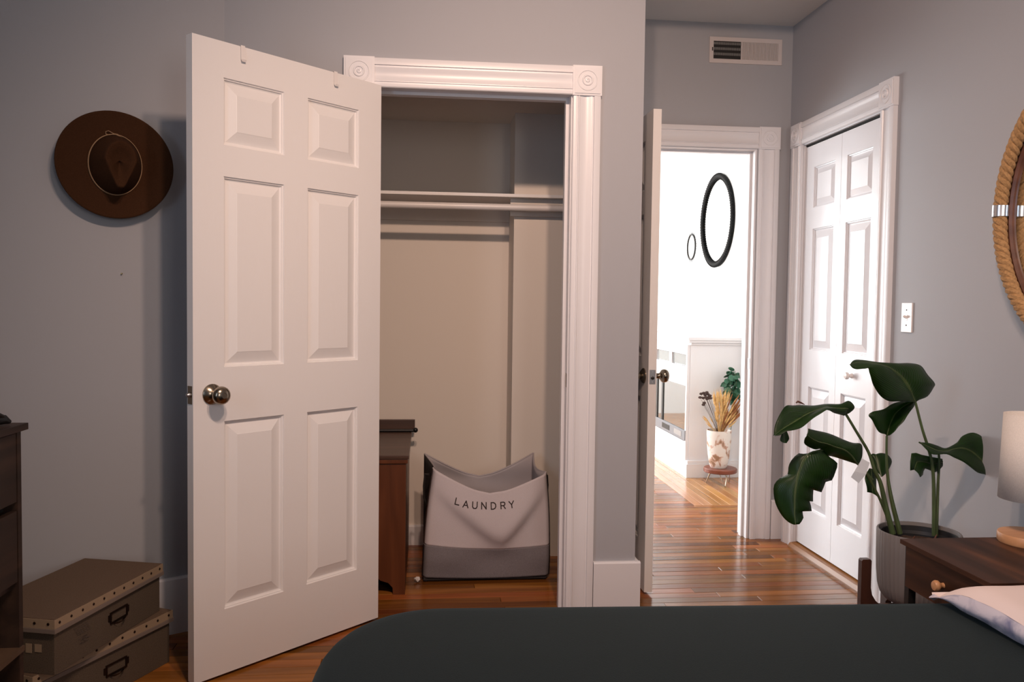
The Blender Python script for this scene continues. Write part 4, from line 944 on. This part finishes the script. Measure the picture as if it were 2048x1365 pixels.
# ---------------------------------------------------------------- bed
bed = thing('bed', 'bed with a plain charcoal-green duvet filling the foreground', 'bed', (1.2*(1-cos(radians(2.4)))-1.8*sin(radians(2.4)), 1.8*(1-cos(radians(2.4)))+1.2*sin(radians(2.4))+.016, 0), radians(-2.4))
BX0, BX1, BY0, BY1, BZ = -.215, XR-.03, .28, 1.835, .556
def bedsurf(x0, x1, y0, y1, zt_, zb_, rc, re, nx=90, ny=70, puff=0):
    """rounded slab: superellipse plan, soft top edge"""
    m = MB(); rows = []
    ring = []
    # outline param
    def outline(inset):
        pts = []
        a0, a1, b0, b1 = x0+inset, x1-inset, y0+inset, y1-inset; r = max(.02, rc-inset)
        for cx, cy, s in ((a1-r, b1-r, 0), (a0+r, b1-r, 1), (a0+r, b0+r, 2), (a1-r, b0+r, 3)):
            for k in range(17): t = pi/2*(s+k/16); pts.append((cx+r*cos(t), cy+r*sin(t)))
        return pts
    levels = [(0.012, zb_), (0.0, zb_+.03), (0.0, zt_-re)]+[(re*(1-cos(pi/2*k/8))*1.0, zt_-re+re*sin(pi/2*k/8)) for k in range(1, 9)]
    levels += [(re+.04, zt_+puff*.3), (re+.12, zt_+puff*.8), (re+.25, zt_+puff)]
    for ins, z in levels: rows.append([(px, py, z) for px, py in outline(ins)])
    vs, _ = m.grid(rows, close_u=True); m.bm.faces.new(vs[-1]); m.bm.faces.new(vs[0][::-1])
    return m
m = bedsurf(BX0, BX1, BY0, BY1, BZ, .20, .26, .11, puff=.004)
for v in m.bm.verts:
    c = v.co; nv = noise.noise(Vector((c.x*3, c.y*3, c.z*3)))
    if c.z > .4: c.z += .004*nv
    elif c.x < 0: c.x += .015*nv
m.build('duvet', 'bed', bed, smooth=True, ang=60)
m = bedsurf(BX0+.03, BX1, BY0+.03, BY1-.03, .38, .03, .20, .04); m.build('bed_base', 'bedside', bed, smooth=True, ang=60)
m = MB()
# draped sheet corner falling off the foot end
rows = []
for j in range(15):
    v_ = j/14; rows.append([(lerp(-.175, -.285, v_**.8)+.012*sin(9*u_+3*v_)*v_, lerp(1.10, 1.66, u_/1.0)+.02*v_*sin(5*u_), lerp(.50, .12, v_)) for u_ in [k/24 for k in range(25)]])
m.grid(rows); o = m.build('sheet_drape', 'bedside', bed, smooth=True, ang=80); sm = o.modifiers.new('s', 'SOLIDIFY'); sm.thickness = .004
qd = thing('folded_quilt', 'folded blush-white quilt with a blue-grey marbled edge on the bed by the nightstand', 'quilt', (0, 0, 0))
def qtop(x, y):
    e = max(0, (y-1.66)/.13); z = .622-.054*e**1.8
    z += .004*noise.noise(Vector((x*9, y*9, 0)))-.003*math.exp(-((x-1.55)/.03)**2)-.003*math.exp(-((x-1.72)/.03)**2)
    return z
m = MB(); nx, ny = 40, 50
rows = []
for j in range(ny+1):
    y_ = lerp(.55, 1.79, j/ny); row = []
    for i in range(nx+1):
        t = i/nx; x_ = lerp(1.165, XR-.035, t); zz = qtop(x_, y_)
        if t < .06: zz -= .016*(1-t/.06)**2
        row.append((x_, y_, zz))
    rows.append(row)
m.grid(rows); rows2 = [[(rows[ny][i][0], rows[ny][i][1]+.004*k, lerp(rows[ny][i][2], .568, k/2)) for i in range(nx+1)] for k in range(3)]; m.grid(rows2)
m.build('quilt_top', 'quilt', qd, smooth=True, ang=80)
m = MB(); rows = []
for j in range(ny+1):
    y_ = lerp(.55, 1.79, j/ny); zz = qtop(1.165, y_)-.016; zb_ = .567
    row = []
    for k in range(8):
        t = k/7; row.append((1.165-.012*sin(pi*t)-.006*noise.noise(Vector((y_*14, t*2, 3)))+.03*t*t*0, y_, lerp(zz, zb_, t)))
    rows.append(row)
m.grid(rows); m.build('marbled_edge', 'marble', qd, smooth=True, ang=80)
# ---------------------------------------------------------------- far room: fireplace surround
fp = thing('fireplace_surround', 'white mantel surround with a glass-fronted electric fire in the far room', 'fireplace', (1.854, 5.79, 0))
FW, FLn = .440, 1.55     # depth to the wall, length along y
m = MB(); m.box(.022, FW, .025, FLn, 0, .955)
# openings on the -x face are built as recessed boxes in front of the body
m.build('body', 'trim', fp)
m = MB(); m.box(-.0, FW, 0, FLn+.02, 0, .098, bev=.002); m.box(.008, FW, .008, FLn+.02, .098, .122, bev=.003); m.build('plinth', 'trim', fp)
m = MB(); m.box(.05-.03, FW, .012, FLn+.02, .955, .972, bev=.003); m.box(.0, FW, -.008, FLn+.03, .972, .990, bev=.003); m.box(-.012+.0, FW, -.02, FLn+.04, .990, 1.012, bev=.003); m.build('mantel_shelf', 'trim', fp)
m = MB(); m.box(.0, .0215, .06, .85, .665, .80); m.box(.0, .0215, .06, .85, .885, .955); m.box(.0, .0215, .0345, .06, .1225, .9545); m.box(.0, .0215, .42, .48, .80, .885); m.box(.0, .0215, .85, FLn, .1225, .9545); m.box(.0, .0215, .06, .85, .1225, .255); m.build('front_frame', 'trim', fp)
for a, b in ((.065, .415), (.485, .84)):
    m = MB(); m.box(.012, .0205, a, b, .805, .88); m.build('glass_pane', plain('cabinet_glass', (.20, .21, .205), .15) if a < .1 else bpy.data.materials['cabinet_glass'], fp)
m = MB(); m.box(.002, .020, .045, .84, .30, .655); fb = m.build('fire_glass', plain('fire_glass', (.07, .068, .064), .05, coat=1), fp)
m = MB(); m.box(-.004, .012, .62, .66, .30, .655); m.box(-.004, .012, .78, .84, .262, .655); m.build('fire_frame', 'firebox', fp)
m = MB(); m.box(-.006, .012, .040, .84, .262, .335, bev=.002); gr = m.build('control_panel', 'grill', fp)
m = MB(); m.box(-.008, -.006, .42, .62, .280, .318); m.build('control_slot', 'firebox', gr)
m = MB(); m.box(-.008, -.006, .12, .30, .280, .318); m.build('control_slot', plain('slot_grey', (.30, .28, .27), .5), gr)
# stool, vase, dried stems
sx, sy = 2.050, 5.59
stl = thing('hairpin_stool', 'small round reddish wood stool with hairpin legs under the vase', 'stool', (2.032, sy, 0))
m = MB(); m.lathe([(.108, .083), (.114, .088), (.1145, .108), (.110, .113)], 40); m.build('seat', 'stool', stl, smooth=True, ang=40)
for k in range(3):
    a = 2*pi*k/3-pi/2; m = MB()
    c, s_ = cos(a), sin(a)
    def P_(r, w_, z): return (r*c-w_*s_, r*s_+w_*c, z)
    m.tube([P_(.062, -.028, .084), P_(.096, -.004, .004), P_(.098, 0, .003), P_(.096, .004, .004), P_(.062, .028, .084)], .0028, 6); m.build('leg', 'brassleg', stl, smooth=True)
vs_ = thing('vase', 'tall cream vase with brown mottling, standing on the small stool', 'vase', (2.018, sy, .1135))
m = MB(); m.lathe([(.050, 0), (.058, .010), (.066, .04), (.074, .09), (.081, .16), (.084, .22), (.0845, .262), (.080, .262), (.078, .20), (.060, .05)], 40, None, True, False); m.build('vase_body', 'vase', vs_, smooth=True, ang=50)
dg = thing('dried_bouquet', 'bouquet of dried wheat, rust grasses and dark pods in the mottled vase', 'dried flowers', (2.018, sy, .30))
random.seed(11)
def arc(dx, dy, h, n=7): return [(dx*(i/(n-1))**1.4, dy*(i/(n-1))**1.4, h*(i/(n-1))) for i in range(n)]
for k in range(60):
    dx = random.uniform(-.045, .12); dy = random.uniform(-.04, .02); h = .17+.18*random.random()-abs(dx)*.3
    m = MB(); p = arc(dx, dy, h); m.tube(p, .0009, 4)
    e = Vector(p[-1]); d = (Vector(p[-1])-Vector(p[-2])).normalized()
    m.tube([e-d*.07, e-d*.05, e-d*.015, e+d*.012], [.001, .0072, .006, .001], 6)
    for q in range(7):
        b0 = e-d*.055+d*.010*q; vv = Vector((random.uniform(-1, 1), random.uniform(-1, 1), 0))*.010+d*.035; m.tube([b0, b0+vv], [.0007, .0002], 3)
    m.build('wheat_stalk', 'wheat', dg)
for k in range(26):
    dx = random.uniform(.035, .15); dy = random.uniform(-.05, .03); h = .13+.15*random.random()+dx*.35
    m = MB(); p = arc(dx, dy, h); m.tube(p, .001, 4); e = Vector(p[-1]); d = (Vector(p[-1])-Vector(p[-2])).normalized()
    m.tube([e-d*.12, e-d*.06, e-d*.01, e+d*.02], [.001, .006, .005, .001], 5)
    m.build('rust_grass', 'rust', dg)
for k in range(8):
    dx = random.uniform(-.13, -.07); h = random.uniform(.12, .20)
    m = MB(); p = arc(dx, random.uniform(-.02, .02), h); m.tube(p, .0007, 4); e = Vector(p[-1]); d = (e-Vector(p[-2])).normalized()
    m.tube([e-d*.06, e-d*.03, e], [.001, .004, .001], 5); m.build('wheat_stalk', 'wheat', dg)
pod_pts = [(-.145, .300), (-.138, .325), (-.120, .330), (-.110, .318), (-.098, .335), (-.090, .322), (-.105, .302), (-.085, .300), (-.122, .296), (-.075, .312), (-.115, .262), (-.120, .250), (-.095, .290), (-.070, .295)]
for x_, z_ in pod_pts:
    m = MB(); m.tube(arc(x_, -.01, z_), .0008, 4); m.sphere((x_, -.01, z_+.004), .0115, 8, (1.2, .9, .8)); m.build('pod', 'pod', dg, smooth=True)
eu = thing('eucalyptus_sprig', 'green eucalyptus sprig rising behind the dried bouquet', 'foliage', (2.120, sy+.085, .250))
random.seed(5)
stem_pts = [(0, .03, .0), (.035, .04, .15), (.05, .04, .30), (.055, .03, .45), (.04, .02, .53)]
m = MB(); m.tube(dense(stem_pts, 4), .002, 6); m.build('sprig_stem', 'stem', eu)
for k in range(64):
    t = random.uniform(.55, 1); z = .08+.46*t*random.uniform(.85, 1.05); 
    c = Vector((.045+random.uniform(-.085, .035)*(1.0 if z < .50 else .6), .03+random.uniform(-.03, .03), z)); r = random.uniform(.018, .027)
    m = MB(); mt = T(*c) @ Matrix.Rotation(random.uniform(0, 2*pi), 4, 'Z') @ Matrix.Rotation(random.uniform(.6, 1.5), 4, 'X')
    m.lathe([(r*.2, .001), (r*.8, .0), (r, .003), (r*.8, .0012), (r*.1, .002)], 9, mt); m.build('leaf', 'euca', eu, smooth=True)
# round mirrors on the far room wall
bm_ = thing('beaded_mirror', 'large round mirror in a black beaded frame on the far white wall', 'mirror'); bm_.matrix_world = wallframe((FX1, 6.50, 1.920), (-1, 0, 0))
R_ = .365
m = MB(); m.lathe([(R_-.032, .0), (R_-.032, .022), (R_-.020, .030), (R_-.008, .030), (R_+.002, .022), (R_+.002, 0)], 96, None, False, False); fr_ = m.build('frame', 'blackframe', bm_, smooth=True, ang=30)
mb = MB(); mb.sphere((0, 0, 0), .0075, 8); bo = mb.build('bead', 'blackframe', fr_, smooth=True); me = bo.data; nb = 100
for k in range(nb):
    a = 2*pi*k/nb
    o = bo if k == 0 else bpy.data.objects.new('bead', me)
    if k: COL.objects.link(o); o.parent = fr_
    o.location = ((R_+.003)*cos(a), (R_+.003)*sin(a), .022)
for k in range(nb):
    a = 2*pi*k/nb; o = bpy.data.objects.new('bead', me); COL.objects.link(o); o.parent = fr_; o.location = ((R_-.034)*cos(a), (R_-.034)*sin(a), .020)
m = MB(); m.lathe([(0, .010), (R_-.032, .010)], 96, None, False, False); m.build('mirror_glass', 'mirror', bm_)
sb = thing('sunburst_mirror', 'small round mirror with a thin spiked metal rim left of the beaded mirror', 'mirror'); sb.matrix_world = wallframe((FX1, 7.16, 1.755), (-1, 0, 0))
m = MB(); m.lathe([(0, .006), (.105, .006)], 48, None, False, False); m.build('mirror_glass', 'mirror', sb)
m = MB(); m.lathe([(.105, 0), (.105, .012), (.113, .012), (.113, 0)], 48, None, False, False); m.build('rim', 'darkmetal', sb)
mb = MB(); mb.tube([(.11, 0, .006), (.155, 0, .006)], [.003, .0008], 5); so = mb.build('spike', 'darkmetal', sb); me = so.data
for k in range(1, 40):
    o = bpy.data.objects.new('spike', me); COL.objects.link(o); o.parent = sb; o.rotation_euler = (0, 0, 2*pi*k/40); o.scale = (1, 1, 1) if k % 2 else (.92, 1, 1)
# ---------------------------------------------------------------- ceiling fixture (above the frame) for the two bulbs, spot heads added to aim their light
cf = thing('ceiling_light', 'two-bulb ceiling light above the bed, outside the view, with added spot heads', 'ceiling light', (.27, .95, ZC))
m = MB(); m.lathe([(.10, -.02), (.10, 0)], 32); m.build('canopy', 'steel', cf)
m = MB(); m.tube([(-.15, 0, -.10), (-.15, 0, -.035), (0, 0, -.030), (.15, 0, -.035), (.15, 0, -.10)], .006, 8); m.tube([(0, 0, -.03), (0, 0, -.018)], .006, 8); m.build('arm', 'steel', cf)
for sx_ in (-.15, .15):
    dv = (Vector((.72, 3.2, .80))-Vector((.27+sx_, .95, 2.76))).normalized()
    q = dv.to_track_quat('Z', 'Y').to_matrix().to_4x4(); m = MB(); m.lathe([(.015, -.12), (.035, -.11), (.05, -.06), (.052, -.055)], 20, T(sx_, 0, 2.76-ZC) @ q, True, False); m.build('added_spot_head', 'steel', cf, smooth=True)
